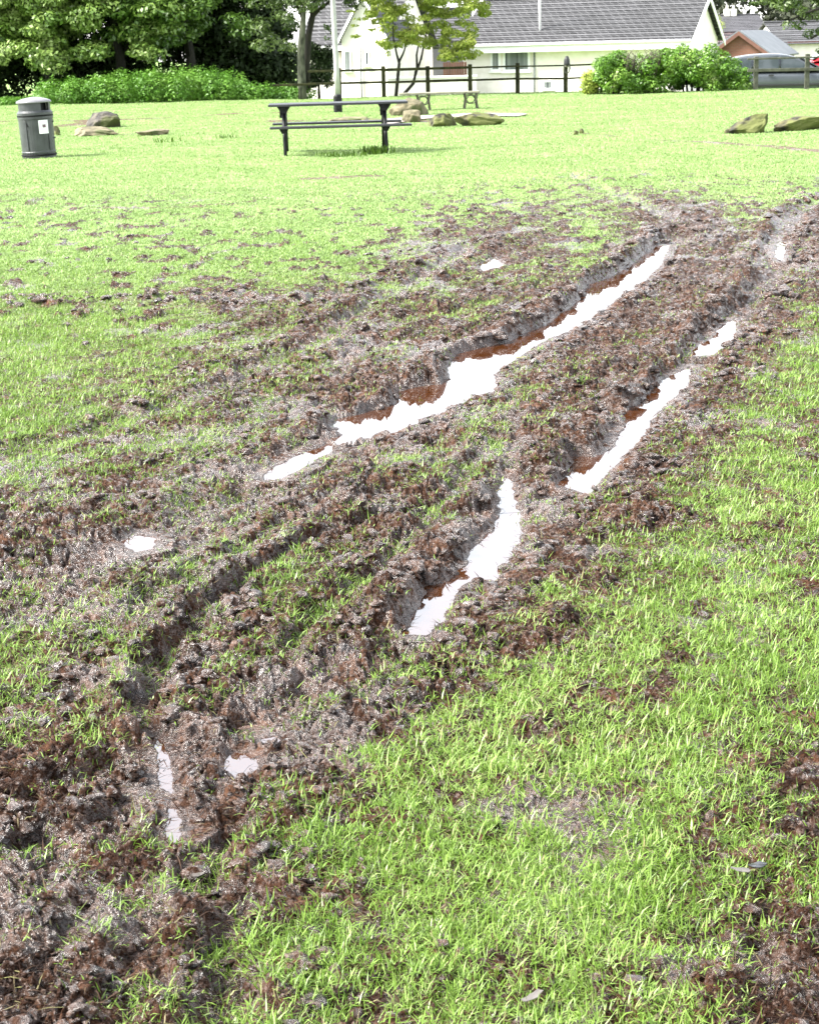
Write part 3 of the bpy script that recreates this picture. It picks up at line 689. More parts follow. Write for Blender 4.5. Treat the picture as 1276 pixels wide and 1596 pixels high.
# ---------------------------------------------------------------- trees at the left, added dark trees behind to blacken the gaps
rr = np.random.RandomState(21)
specs = [(-14.4, 58.3, 'broad pale leaved tree at the far left, its boughs hanging behind the bin', .9, 3.6, 2.4, 2.0),
         (-11.7, 57.9, 'tree with the palest green leaves, second from left in the tree belt', 1.0, 3.9, 2.3, 2.1),
         (-9.3, 57.8, 'tall leafy tree in the middle of the tree belt above the low green plants', 1.0, 3.9, 2.2, 2.0),
         (-7.0, 58.2, 'dark crowned tree in the tree belt just left of the pale forked trunk', 1.7, 4.4, 2.2, 2.1)]
for i, (x, y, lab, zb, zc, rx, ry) in enumerate(specs):
    z0 = gz(x, y); t = empty('broadleaf_tree', (x, y, z0), 0, lab, 'tree', 'broadleaf trees in the belt at the left')
    tr = MB().tube([(0, 0, -.2), (.05, .1, 1.2), (-.1, .1, 2.6), (.1, 0, 4.5)], [.2, .16, .13, .07]).build('trunk', M['bark_dark'], t, smooth=True)
    b = MB()
    for k in range(6):
        an = rr.rand() * 6.28; b.tube([(0, .1, 1.3 + .4 * k), (.7 * math.cos(an), .7 * math.sin(an), 2 + .4 * k), (1.7 * math.cos(an), 1.5 * math.sin(an), 2.6 + .4 * k)], [.06, .045, .02], 6)
    b.build('limbs', M['bark_dark'], t, smooth=True)
    r = np.random.RandomState(40 + i)
    cl = blob(r, (0, 0, zc), (rx, ry, 2.5), 60, .55, .6)
    cl += [(rx * (2 * r.rand() - 1), -ry * (.75 + .35 * r.rand()), zb + .1 + (zc - zb + 1.2) * r.rand(), .50, .35, .24) for _ in range(46)]
    leaves('crown', cl, 36000, .155, M['leaf_hedge'], t, 50 + i, up=.7, tone=[(0.05, .95), (.2, 1), (.1, .95), (0, .6)][i])
for i, x in enumerate((-17, -14, -11.2, -8.6, -6.4, -4.6)):  # added row; near-black leaf colour stands in for shade between the crowns
    z0 = gz(x, 60.0); t = empty('yew_tree', (x, 60.0, z0), 0, ['dark dense evergreen filling the gap at the far left edge of the tree belt', 'dark evergreen behind the broad pale leaved tree at the left', 'dark evergreen behind the palest green tree', 'dark evergreen in deep shade behind the middle of the tree belt', 'dark evergreen just left of the pale forked trunk', 'small dark evergreen showing black directly behind the pale forked trunk'][i], 'tree', 'dark evergreens behind the tree belt')
    MB().tube([(0, 0, -.2), (0, 0, 3)], [.25, .15]).build('trunk', M['bark_dark'], t, smooth=True)
    r = np.random.RandomState(70 + i)
    leaves('crown', blob(r, (0, 0, 2.4), ((1.7, 1.1, 2.6) if i < 5 else (.7, .8, 1.9)), 46, .7 if i < 5 else .5, .9), 15000, .2, M['leaf_dark'], t, 80 + i, up=.3, shell=.3)
# low fresh green plants along the foot of the trees
r = np.random.RandomState(5); cl = []
for k in range(330):
    px = -20 + 500 * r.rand(); d = 53.4 + 3.2 * r.rand()
    p = P(px, 100, d); h = .50 + .30 * max(0, 1 - abs(px - 260) / 230) + .12 * r.rand(); h *= 1 - .35 * (px > 380)
    h *= .75 + .5 * r.rand()
    if px < 60: h *= .35
    cl.append((p.x, d, h * .5 + gz(p.x, d), .26 + .1 * r.rand(), .28, h * .55))
tag(leaves('low_plants', cl, 52000, .095, M['leaf_fresh'], None, 11, up=.9, tone=(0, .95)), 'bank of low fresh green plants along the foot of the trees', 'undergrowth', kind='stuff')

# pale trunk and its darker twin, leaf mass above
p0 = P(471, 137, 53.5)
b0 = (p0.x, 53.5, gz(p0.x, 53.5)); t = empty('forked_tree', b0, 0, 'tree with a pale bark trunk beside a darker stem, left of the white lamp post', 'tree')
def pp(px, py, d): q = P(px, py, d); return (q.x, q.y, q.z)
b_ = Vector(b0)
trunk('pale_trunk', b0, [Vector(b0) - Vector((0, 0, .2)), pp(470, 120, 53.5), pp(469, 80, 53.5), pp(472, 40, 53.4), pp(474, 10, 53.4), pp(470, -60, 53.3)], [.14, .13, .115, .09, .07, .05], M['bark_pale'], t)
trunk('dark_trunk', b0, [pp(479, 142, 53.8), pp(478, 100, 53.8), pp(481, 55, 53.8), pp(488, 20, 53.8), pp(500, -30, 53.7)], [.11, .10, .10, .09, .06], M['bark_dark'], t)
trunk('limb', b0, [pp(486, 28, 53.8), pp(498, 14, 53.7), pp(512, 4, 53.5), pp(535, -14, 53.3)], [.06, .055, .045, .03], M['bark_dark'], t, 8)
trunk('limb', b0, [pp(472, 30, 53.5), pp(462, 5, 53.4), pp(450, -25, 53.3)], [.05, .045, .03], M['bark_dark'], t, 8)
r = np.random.RandomState(6)
cl = [(*pp(440 + 55 * r.rand(), -40 + 50 * r.rand(), 52.8 + 1.5 * r.rand()), .35, .3, .22) for _ in range(26)] + [(*pp(400 + 62 * r.rand(), -20 + 95 * r.rand(), 53 + 1.5 * r.rand()), .3, .3, .18) for _ in range(24)]
cl += [(*pp(420 + 240 * r.rand(), -130 + 100 * r.rand(), 51.5 + 4 * r.rand()), .5, .5, .3) for _ in range(60)]
cl += [(*pp(500 + 60 * r.rand(), -12 + 24 * r.rand(), 53), .2, .2, .08) for _ in range(10)] + [(*pp(485 + 30 * r.rand(), 40 + 20 * r.rand(), 53.3), .1, .1, .08) for _ in range(5)]
leaves('crown', sub(cl, b0), 17000, .12, M['leaf_over'], t, 31, up=.6)
# dark shrub right of the trunk
p1 = P(497, 140, 54.5); b1 = (p1.x, 54.5, gz(p1.x, 54.5)); t = empty('dark_shrub', b1, 0, 'dark green shrub between the pale trunk and the lamp post, behind the fence', 'shrub')
leaves('foliage', sub([(*pp(482 + 30 * r.rand(), 74 + 60 * r.rand(), 54.5), .22, .25, .2) for _ in range(26)], b1), 5200, .1, M['leaf_dark'], t, 32, up=.4, shell=.3)
MB().tube([(0, 0, -.2), (0, 0, .8)], [.06, .03]).build('stem', M['bark_dark'], t, smooth=True)

# thin two-stemmed young tree by the fence
b0 = P(628, 146, 52.9); b0 = (b0.x, 52.9, gz(b0.x, 52.9)); t = empty('young_tree', b0, 0, 'young tree with thin forked dark stems and yellowing leaves in front of the houses', 'tree')
for pts, rd in (([(617, 150), (620, 118), (622, 98), (618, 84), (613, 60), (612, 30)], [.055, .05, .045, .03, .025, .015]), ([(622, 96), (628, 84), (634, 66), (640, 40)], [.035, .03, .025, .015]),
                ([(629, 147), (644, 130), (648, 112), (651, 105), (656, 92), (661, 68), (668, 35)], [.05, .05, .05, .045, .035, .025, .015]), ([(650, 106), (649, 86), (652, 70), (650, 40)], [.04, .03, .022, .012])):
    trunk('stem', b0, [pp(a, b, 52.9) for a, b in pts], rd, M['bark_dark'], t, 8)
r = np.random.RandomState(8); cl = []
for _ in range(215):
    a = r.rand(); px = 575 + 185 * r.rand(); top = -90; bot = 74 if 595 < px < 745 else 34
    py = top + (bot - top) * r.rand() ** .8
    if px > 690 and py > 30: py += 22 * r.rand()
    cl.append((*pp(px, py, 52 + 1.8 * r.rand()), .21, .21, .10))
cl += [(*pp(700 + 34 * r.rand(), 62 + 30 * r.rand(), 52.6), .16, .16, .11) for _ in range(13)] + [(*pp(600 + 6 * r.rand(), 60 + 24 * r.rand(), 52.6), .08, .08, .08) for _ in range(3)] + [(*pp(540 + 70 * r.rand(), -8 + 66 * r.rand() , 52.6), .13, .12, .04) for _ in range(12)]
leaves('crown', sub(cl, b0), 21000, .105, M['leaf_yellow'], t, 33, up=.7)

# ---------------------------------------------------------------- hedge bushes at the right
def shrub(px0, px1, pytop, d, lab, m, seed, n, dz=0.0, group=None, yr=.7, name='hedge_bush'):
    pc = P((px0 + px1) / 2, 100, d); z0 = gz(pc.x, d); a = P(px0, 100, d).x; b = P(px1, 100, d).x; zt = P((px0 + px1) / 2, pytop, d).z - z0
    t = empty(name, (pc.x, d, z0), 0, lab, 'bush', group)
    r = np.random.RandomState(seed); hw = (b - a) / 2; cl = []
    for _ in range(int(34 * hw) + 12):
        u = 2 * r.rand() - 1; q = r.rand(); h = zt * (1 - .22 * abs(u) ** 3)
        cl.append((u * (hw - .18), yr * (2 * r.rand() - 1), .12 + (h - .32) * q, .26, .26, .22))
    leaves('foliage', cl, n, .085, m, t, seed + 1, up=.7)
    s = MB()
    for _ in range(8):
        x = (2 * r.rand() - 1) * hw * .7; s.tube([(x * .7, 0, -.1), (x, .1 * r.randn(), zt * .5), (x * 1.1, .2 * r.randn(), zt * .85)], [.035, .025, .01], 6)
    s.build('stems', M['bark_dark'], t, smooth=True); return t
shrub(1005, 1163, 68, 50.4, 'largest bright green clipped bush, just left of the silver car', M['leaf_bush'], 91, 30000, group='bushes at the fence', yr=.75)
tb = shrub(925, 1020, 76, 50.3, 'rounded bush with bare pale twigs on top, left half of the green hedge', M['leaf_bush'], 95, 15000, group='bushes at the fence')
s = MB(); r = np.random.RandomState(3)
for _ in range(46):
    x = -.1 + 1.1 * r.rand(); y = -.75 + .4 * r.rand(); z = .75 + .25 * r.rand(); s.tube([(x - .1, y + .2, z - .35), (x, y, z), (x + .25 * r.randn(), y - .1, z + .28 + .12 * r.rand())], [.012, .010, .005], 5)
s.build('bare_twigs', M['twig'], tb, smooth=True)
shrub(905, 935, 108, 50.8, 'small sprawling leafy shrub at the left end of the hedge by the fence rail', M['leaf_yellow'], 97, 1900, group='bushes at the fence', yr=.3)
shrub(1085, 1128, 14, 92, 'yellow green conifer rising behind the gable of the long white bungalow', M['leaf_yellow'], 98, 5000, yr=.8, name='conifer')
# overhanging tree at the right edge
bt = P(1345, 130, 47.5); b0 = (bt.x, 47.5, gz(bt.x, 47.5)); t = empty('overhanging_tree', b0, 0, 'tree at the right edge whose dark leafy branch hangs over the parked cars', 'tree')
trunk('trunk', b0, [(b0[0], 47.5, b0[2] - .2), pp(1340, 60, 47.5), pp(1335, -20, 47.5), pp(1320, -110, 47.5)], [.24, .2, .17, .1], M['bark_dark'], t)
for q in ([(1338, -10), (1290, 8), (1250, 22), (1215, 40)], [(1336, -30), (1290, -20), (1230, -14), (1185, -4)], [(1338, 30), (1300, 40), (1262, 60)]):
    trunk('branch', b0, [pp(a, b, 47.4 - .1 * k) for k, (a, b) in enumerate(q)], [.07, .05, .03, .015][:len(q)], M['bark_dark'], t, 7)
r = np.random.RandomState(12); cl = []
for _ in range(150):
    px = 1195 + 210 * r.rand(); py = -110 + 200 * r.rand()
    lim = np.interp(px, [1190, 1205, 1215, 1232, 1250, 1276, 1400], [-4, 28, 34, 44, 64, 84, 80])
    if py < lim: cl.append((*pp(px, py, 46.4 + 2 * r.rand()), .17, .17, .12))
cl += [(*pp(1148 + 60 * r.rand(), -6 + 12 * r.rand(), 47.2), .13, .12, .05) for _ in range(10)]
leaves('crown', sub(cl, b0), 7600, .125, M['leaf_over'], t, 34, up=.5)

# ---------------------------------------------------------------- lamp post
pl = G(527, 175); t = empty('lamp_post', (pl.x, pl.y, gz(pl.x, pl.y)), 0, 'tall pale grey metal lamp post with a dark foot, standing behind the picnic table', 'lamp post')
MB().tube([(0, 0, .40), (0, 0, 1.0), (-.045, 0, 3.2), (-.09, 0, 6.0)], [.070, .066, .060, .05], 16).build('pole', M['lamp_white'], t, smooth=True)
MB().tube([(0, 0, -.2), (0, 0, .38), (0, 0, .42)], [.105, .105, .085], 16).build('foot', M['black_metal'], t, smooth=False)
MB().box((0, -.108, .2), (.09, .012, .24)).build('access_door', M['black_metal'], t, bevel=.004)
MB().tube([(-.09, 0, 5.98), (-.09, -.3, 6.12), (-.09, -.7, 6.15)], [.04, .035, .03], 10).build('arm', M['lamp_white'], t, smooth=True)
MB().box((-.09, -.95, 6.14), (.22, .55, .1), taper=.7).build('lamp_head', M['lamp_white'], t, bevel=.02)

# ---------------------------------------------------------------- picnic table
pa = G(445, 243.5); pb = G(601.5, 242.5)
ctr = (Vector((pa.x, pa.y, 0)) + Vector((pb.x, pb.y, 0))) / 2; rz = math.atan2(pb.y - pa.y, pb.x - pa.x)
rz = R(2.3); t = empty('picnic_table', (ctr.x - .02, ctr.y + .72, 0), rz, 'black picnic table with two fixed benches on iron A-frame legs', 'picnic table')
hl = (pb.x - pa.x) / 2; o_x = (pa.x - ctr.x) * 0
XL, XR = -hl, hl
b = MB()
for k in range(4): b.box((.06, -.285 + .19 * k, .735), (2.09, .178, .034))
b.build('tabletop', M['table_board'], t, bevel=.005)
for sy in (-1, 1):
    b = MB()
    for k in (-1, 1): b.box((.06 + (.03 if sy < 0 else -.02), sy * .66 + k * .07, .425), (2.1 if sy < 0 else 2.0, .128, .032))
    b.build('bench_seat', M['table_board'], t, bevel=.005)
for xx in (XL, XR):
    f = MB().box((xx, 0, .70), (.05, .70, .035)).box((xx, 0, .385), (.045, 1.46, .045)).build('cross_frame', M['black_metal'], t, bevel=.004)
    for sy in (-1, 1):
        b = MB().tube([(xx, sy * .16, .70), (xx, sy * .40, .40), (xx + (.01 if sy < 0 else 0), sy * .715, -.03)], [.034, .03, .025], 8)
        b.build('leg', M['black_metal'], t, smooth=True)
        MB().slab([(xx - .022, sy * .02, .70), (xx - .022, sy * .22, .70), (xx - .022, sy * .22, .55)], .044).build('gusset', M['black_metal'], f)
    MB().prism([(xx - .10, .716), (xx + .10, .716), (xx + .035, .62), (xx - .035, .62)], -.31, -.27).build('bracket', M['black_metal'], f)
    MB().prism([(xx - .07, .408), (xx + .07, .408), (xx + .03, .34), (xx - .03, .34)], -.70, -.66).build('seat_bracket', M['black_metal'], f)

# ---------------------------------------------------------------- litter bin
pb_ = G(57, 246.5); t = empty('litter_bin', (pb_.x, pb_.y + .26, gz(pb_.x, pb_.y + .26)), 0, 'round dark grey litter bin with a domed lid, white notice on its front', 'litter bin')
t.rotation_euler = (0, R(-1.6), R(8))
B = M['bin_plastic']
MB().lathe([(0, -.03), (.262, -.03), (.265, .0), (.265, .035), (.248, .04), (.248, .07), (.266, .075), (.268, .10), (.262, .11), (.270, .60), (.278, .605), (.278, .64), (.270, .645), (.270, .66), (.278, .665), (.278, .70), (.262, .715), (.256, .73), (.10, .73)], 40).build('body', B, t, smooth=False)
for z0 in (.052, .652): MB().lathe([(.272, z0 - .012), (.282, z0 - .006), (.282, z0 + .006), (.272, z0 + .012)], 40).build('band', M['bin_dark'], t)
# collar with two openings
al, ah = R(-75), R(-5)
for k, (a0, a1) in enumerate(((R(-24), R(180 - 95)), (R(180 - 55), R(360 - 62)))):
    MB().lathe([(.248, .73), (.246, .85)], 24, a0=a0, a1=a1).lathe([(.232, .73), (.230, .85)], 24, a0=a0, a1=a1).build('collar', B, t)
MB().lathe([(.22, .725), (.22, .735), (0, .735)], 24).build('liner_rim', M['bin_dark'], t)
MB().lathe([(.18, .30), (.18, .86), (0, .86)], 24).build('liner', M['bin_dark'], t)
MB().lathe([(.20, .845), (.272, .848), (.276, .858), (.262, .880), (.20, .905), (.11, .925), (.04, .935), (0, .937)], 40).build('lid', M['bin_lid'], t, smooth=True)
for an in (-125, -40): 
    a_ = R(an); MB().box((.272 * math.cos(a_), .272 * math.sin(a_), .36), (.008, .05, .46), rot=Matrix.Rotation(a_, 3, 'Z')).build('rib', B, t, bevel=.003)
for an, z in ((-12, .55), (-12, .30)):
    a_ = R(an); MB().box((.274 * math.cos(a_), .274 * math.sin(a_), z), (.02, .06, .014), rot=Matrix.Rotation(a_, 3, 'Z')).build('hinge', M['bin_dark'], t)
a_ = R(-117); MB().box((.270 * math.cos(a_), .270 * math.sin(a_), .52), (.012, .018, .06), rot=Matrix.Rotation(a_, 3, 'Z') @ Matrix.Rotation(R(20), 3, 'X')).build('catch', M['bin_dark'], t)
nb = MB().lathe([(.2735, .38), (.2755, .585)], 8, a0=R(-78), a1=R(-43)).build('notice', M['paper'], t, smooth=True)
MB().lathe([(.2750, .47), (.2757, .52)], 5, a0=R(-66), a1=R(-54)).build('printed_mark', M['print_ink'], nb)

# ---------------------------------------------------------------- stone slab bench with iron ends
q0 = G(738, 170); q1 = G(672, 172); t = empty('slab_bench', (q0.x - .12, q0.y, gz(q0.x, q0.y)), math.atan2(q0.y - q1.y, q0.x - q1.x) * .6, 'low backless bench with a pale slab seat on hexagonal iron ends', 'bench')
MB().box((-.72, 0, .385), (1.95, .36, .05)).build('seat', M['bench_stone'], t, bevel=.01)
for x in (-1.1, .05):
    hx = [(x + .10 * math.cos(R(60 * k)) * 1.25, -.17, .22 + .105 * math.sin(R(60 * k))) for k in range(7)]
    f = MB().tube(hx, .014, 6).build('end_frame', M['bench_iron'], t)
    for yy_ in (-.17, .17):
        for q_ in (-1, 1): MB().tube([(x + q_ * .15, yy_, .37), (x + q_ * .125, yy_, .22), (x + q_ * .16, yy_, -.02)], .018, 6).build('leg', M['bench_iron'], t)
    MB().tube([(a, .17, c) for a, _, c in hx], .014, 6).build('end_frame', M['bench_iron'], t)

# ---------------------------------------------------------------- boulders
def rock(px0, px1, pyt, pyb, lab, m, seed, depth=.8, slant=0.0, sharp=1.0, group='boulders in the grass', name='boulder', cat='boulder', skew=0.0):
    g = G((px0 + px1) / 2, pyb); d = g.y; wdt = (px1 - px0) / F * d; h = (pyb - pyt) / F * d * 1.04
    z0 = gz(g.x, d)
    bm = bmesh.new(); bmesh.ops.create_icosphere(bm, subdivisions=4, radius=1.0); r = np.random.RandomState(seed)
    planes = [(lambda v: v / np.linalg.norm(v))(r.randn(3) * np.array([1, 1, .7])) for _ in range(int(11 * sharp) + 4)]; offs = [.52 + .28 * r.rand() for _ in planes]
    co = np.array([v.co[:] for v in bm.verts])
    for pn, of in zip(planes, offs):
        k = co @ pn - of; co -= np.outer(np.maximum(k, 0), pn) * .98
    co *= (1 + .10 * fbm(co[:, 0] * 2.2 + seed, co[:, 1] * 2.2 + co[:, 2] * 1.7, 4))[:, None]
    lo, hi = co.min(0), co.max(0); co = (co - (lo + hi) / 2) / ((hi - lo) / 2)
    co[:, 2] += slant * co[:, 0] * .5 * (co[:, 2] > 0) ; co[:, 0] += skew * co[:, 2]
    co[:, 0] *= wdt / 2 / (1 + abs(skew) * .6); co[:, 1] *= wdt * depth / 2; co[:, 2] = co[:, 2] * h * .72 + h * .28
    co[:, 2] = np.minimum(co[:, 2], h * 1.02 + .03 * (r.rand(len(co)) - .5) * h)
    for v, c in zip(bm.verts, co): v.co = c
    me = bpy.data.meshes.new(name); bm.to_mesh(me); bm.free(); me.materials.append(m)
    o = bpy.data.objects.new(name, me); COL.objects.link(o); o.location = (g.x, d + wdt * depth * .4, z0)
    return tag(o, lab, cat, group)
rock(131, 187, 175, 198, 'upright dark grey boulder just right of the litter bin', M['rock_grey'], 3, .7, 0, 1.2)
rock(112, 184, 199, 212, 'flat pale slab of rock lying in front of the dark grey boulder', M['rock_pale'], 4, .8)
rock(208, 262, 203, 212, 'low flat stone barely above the grass, right of the pale slab', M['rock_pale'], 5, .8)
rock(80, 93, 197, 211, 'small mossy stone touching the right side of the litter bin', M['rock_moss'], 6, .9)
rock(606, 668, 155, 180, 'tall stacked looking pale boulder at the left end of the slab bench', M['rock_pale'], 7, .7, .1, 1.3)
rock(626, 656, 173, 191, 'small pale stone at the foot of the tall pale boulder', M['rock_pale'], 8, .9)
rock(668, 714, 178, 197, 'brown stone with a dark hollow, left of the long mossy boulder', M['rock_moss'], 9, .8)
rock(708, 786, 178, 197, 'long low mossy boulder in front of the slab bench', M['rock_moss'], 10, .5, -.3)
rock(512, 572, 184, 192, 'thin flat stone in the grass seen between the picnic table legs', M['rock_pale'], 14, .6)
rock(560, 606, 186, 192, 'flat brown stone seen under the right end of the picnic table', M['rock_moss'], 15, .6)
rock(1128, 1204, 180, 207, 'angular mossy boulder with a pale tilted face and black right side', M['rock_moss'], 24, .6, .55, 1.5, skew=.35)
rock(1202, 1292, 183, 204, 'long sloping mossy boulder cut by the right edge of the photo', M['rock_moss'], 18, .6, .3, 1.2, skew=.3)
rock(893, 901, 204, 211, 'left of two small dark clods at the end of the worn track', M['rock_moss'], 20, .9, group='clods by the worn track', name='clod', cat='clod')
rock(902, 910, 202, 209, 'right of two small dark clods at the end of the worn track', M['rock_moss'], 21, .9, group='clods by the worn track', name='clod', cat='clod')

# concrete path behind the rocks
pts = [(592, 190), (640, 184), (700, 180), (760, 178.5), (812, 178.5), (822, 180), (806, 183), (760, 184), (700, 185), (640, 190), (600, 195)]
b = MB(); v = [G(a, c) for a, c in pts]; f = b.bm.faces.new([b.bm.verts.new((q.x, q.y, 0)) for q in v]); 
bmesh.ops.triangulate(b.bm, faces=[f], ngon_method='EAR_CLIP')
bmesh.ops.subdivide_edges(b.bm, edges=b.bm.edges, cuts=6, use_grid_fill=True)
for q in b.bm.verts: q.co.z = gz(q.co.x, q.co.y) + .025
tag(b.build('path', M['concrete']), kind='structure')

# ---------------------------------------------------------------- fence
def fence(lab, posts, rails, m, grp='rail fences along the lawn edge'):
    g0 = posts[0]; d = g0[3]; p = P(g0[0], g0[2], d); base = (p.x, d, gz(p.x, d)); t = empty('rail_fence', base, 0, lab, 'fence', grp)
    for px, pyt, pyb, d in posts:
        a = P(px, pyt, d); z0 = min(gz(a.x, d) - .15, P(px, pyb, d).z); h = a.z - z0
        MB().box((a.x - base[0], d - base[1], z0 + h / 2 - base[2]), (.13, .11, h), taper=.93).build('post', m, t, bevel=.012)
    for px0, py0, px1, py1, th, dd in rails:
        a = P(px0, py0, dd) - Vector(base); c = P(px1, py1, dd) - Vector(base); v = c - a; L = v.length
        rot = Vector((1, 0, 0)).rotation_difference(v).to_matrix()
        MB().box((a + c) / 2, (L, .05, th), rot=rot).build('rail', m, t, bevel=.01)
    return t
D = 52.6
fence('dark weathered two-rail wooden fence in front of the white houses', [(528, 106, 150, D), (597, 103, 149, D), (666, 103, 147, D), (732, 100, 147, D), (806, 98, 143, D), (881, 101, 140, D), (955, 97, 140, D)],
      [(480, 111.5, 597, 108.5, .07, D - .08), (597, 109, 666, 107, .085, D - .07), (666, 107, 732, 105, .075, D - .08), (732, 105.5, 806, 103, .05, D - .07), (806, 103.5, 881, 102, .045, D - .08), (881, 102, 960, 99, .05, D - .07),
       (425, 133, 480, 131.5, .07, D - .07), (480, 131, 597, 128, .07, D - .08), (597, 128.5, 666, 126.5, .07, D - .07), (666, 126.5, 732, 124.5, .08, D - .08), (732, 125, 806, 122.5, .06, D - .07), (806, 122.8, 881, 122.5, .06, D - .08), (881, 122.5, 960, 118, .05, D - .07)], M['fence_wood'])
fence('grey weathered rail fence in front of the silver car', [(1178, 88, 140, 49.6), (1258, 84, 137, 49.6), (1340, 82, 134, 49.6)],
      [(1164, 110, 1345, 106, .09, 49.53), (1164, 92, 1345, 87, .05, 49.53)], M['fence_grey'])
# rounded black hood on the post
h = P(882.5, 88, D - .02); t = empty('post_hood', (h.x, D - .12, P(882, 112, D).z), 0, 'black oval hood with a pale lower lip on a fence post', 'hood')
zz0 = t.location.z; top = P(882, 87, D).z - zz0
MB().lathe([(.0, top), (.05, top - .02), (.088, top - .12), (.098, top - .24), (.092, top - .30), (0, top - .28)], 20).build('hood', M['trim_black'], t, smooth=True)
MB().tube([(.09, -.0, top - .27), (.085, -.03, top - .38), (.05, -.04, top - .48), (0, -.05, top - .52), (-.05, -.04, top - .48), (-.085, -.03, top - .38), (-.09, 0, top - .27)], [.02, .02, .018, .016, .018, .02, .02], 8).build('lower_lip', M['fence_grey'], t, smooth=True)
MB().box((0, -.04, top - .30), (.14, .09, .06)).build('pale_band', M['bench_stone'], t, bevel=.02)

# ---------------------------------------------------------------- long white bungalow
def house(name, lab, cl, cr, dl, dr, zg, zr):
    """frame whose x axis runs along the front wall from the left corner to the right one"""
    a = P(cl, 100, dl); b = P(cr, 100, dr); v = Vector((b.x - a.x, dr - dl, 0)); t = empty(name, (a.x, dl, zg), math.atan2(v.y, v.x), lab, 'house')
    n = Vector((v.y, -v.x, 0)).normalized(); u = v.normalized(); o = Vector((a.x, dl, zg))
    def on(px, py, off=0.0):
        q = ray(px, py); k = ((o + n * off) - EYE).dot(n) / q.dot(n); w_ = EYE + q * k - o; return w_.dot(u), w_.z
    return t, v.length, on
def window(t, on, x0, x1, y0, y1, fr=.06, mull=0, curtain=True, frame=None):
    a, zt = on(x0, y0); b, zb = on(x1, y1); w_, h_ = b - a, zt - zb; cx, cz = (a + b) / 2, (zt + zb) / 2
    f = MB().box((cx, -.01, zt - fr / 2), (w_, .08, fr)).box((cx, -.01, zb + fr / 2), (w_, .08, fr)).box((a + fr / 2, -.012, cz), (fr, .08, h_ - 2 * fr)).box((b - fr / 2, -.012, cz), (fr, .08, h_ - 2 * fr))
    for k in range(mull): f.box((a + (k + 1) * w_ / (mull + 1), -.012, cz), (fr * .8, .07, h_ - 2 * fr))
    fo = f.build('window', frame or M['white_trim'], t)
    MB().box((cx, -.022, cz), (w_ - fr, .02, h_ - fr)).build('pane', M['curtain'] if curtain else M['window_pane'], fo)
    MB().box((cx, -.06, zb - .03), (w_ + .1, .16, .05)).build('sill', M['white_trim'], fo)
    return fo
def gable_house(t, L, Dp, ze, zr, wallm, roofm, ov=.35, tile_h=.26, th=.06):
    # walls with gables
    for yy_ in (.12, Dp - .12): MB().box((L / 2, yy_, ze / 2 - .3), (L, .24, ze + .6)).build('wall', wallm, t)
    for xx in (0.0, L):
        s = 1 if xx == 0 else -1
        g = MB(); b = g.bm; x0, x1 = xx, xx + s * .24
        pl_ = [(.245, -.6), (Dp - .245, -.6), (Dp - .245, ze), (Dp / 2, zr - .12), (.245, ze)]
        A = [b.verts.new((x0, y, z)) for y, z in pl_]; Bv = [b.verts.new((x1, y, z)) for y, z in pl_]; b.faces.new(A); b.faces.new(Bv[::-1])
        for i in range(5): b.faces.new([A[i], Bv[i], Bv[(i + 1) % 5], A[(i + 1) % 5]])
        g.build('gable_wall', wallm, t)
    run = Dp / 2 + ov; rise = (zr - ze) * run / (Dp / 2); sl = math.hypot(run, rise); n = max(3, int(sl / tile_h)); an = math.atan2(rise, run)
    for side in (0, 1):                       # overlapping courses, each a real step
        r_ = MB()
        for k in range(n):
            f0 = k / n; f1 = (k + 1.12) / n if k < n - 1 else 1.0
            y0, y1 = -ov + run * f0, -ov + run * f1; z0 = zr - rise * (1 - f0) + th * .55; z1 = zr - rise * (1 - f1) + .0
            if side: y0, y1 = Dp - y0, Dp - y1
            c = ((L) / 2, (y0 + y1) / 2, (z0 + z1) / 2); le = math.hypot(y1 - y0, z1 - z0); a_ = math.atan2(z1 - z0, y1 - y0)
            r_.box(c, (L + 2 * ov * .6, le, .035), rot=Matrix.Rotation(a_, 3, 'X'))
        r_.build('roof', roofm, t)
    MB().box((L / 2, Dp / 2, zr + .06), (L + .4, .22, .1)).build('ridge', roofm, t, bevel=.03)
    return an
ZG = -1.0
zeA = P(900, 61, 72.7).z - .04
zrA = P(760, 2, 77.5).z
t, L, on = house('bungalow', 'long low white bungalow with a grey tiled roof behind the fence', 721, 1068, 74.3, 71.0, ZG, 0)
gable_house(t, L, 7.6, zeA - ZG, zrA - ZG, M['white_render'], M['roof_tile'], ov=.45, tile_h=.21)
ef = zeA - ZG
MB().box((L / 2, -.50, ef - .27), (L + .7, .03, .30)).build('fascia', M['white_trim'], t)
MB().box((L / 2, -.24, ef - .43), (L + .7, .48, .03)).build('soffit', M['white_trim'], t)
MB().tube([(-.3, -.58, ef - .12), (L + .3, -.58, ef - .12)], .06, 10).build('gutter', M['white_trim'], t, smooth=True)
for yv in (0, 1):
    a = (L + .29, -.45, ef - .20); c = (L + .29, 3.8, zrA - ZG + .02); 
    if yv: a = (L + .29, 8.05, ef - .20)
    MB().slab([a, c, (c[0], c[1], c[2] - .22), (a[0], a[1], a[2] - .22)], .04).build('bargeboard', M['white_trim'], t)
window(t, on, 764, 780, 76, 111, .09)
window(t, on, 784, 826, 74, 111, .09)
window(t, on, 846, 861, 126, 139, .05)
x, z = on(833, 100); MB().tube([(x, -.07, ef - .35), (x, -.07, -.4)], .04, 8).build('downpipe', M['curtain'], t, smooth=True)
x, z = on(832, 20); MB().tube([(x, .9, ef + .35), (x, .9, ef + 3.4)], .055, 8).build('soil_stack', M['white_trim'], t, smooth=True)
x, z = on(736, 91); MB().box((x, -.05, z), (.16, .1, .1)).build('wall_light', M['bark_dark'], t, bevel=.02)  # small dark meter on the front wall
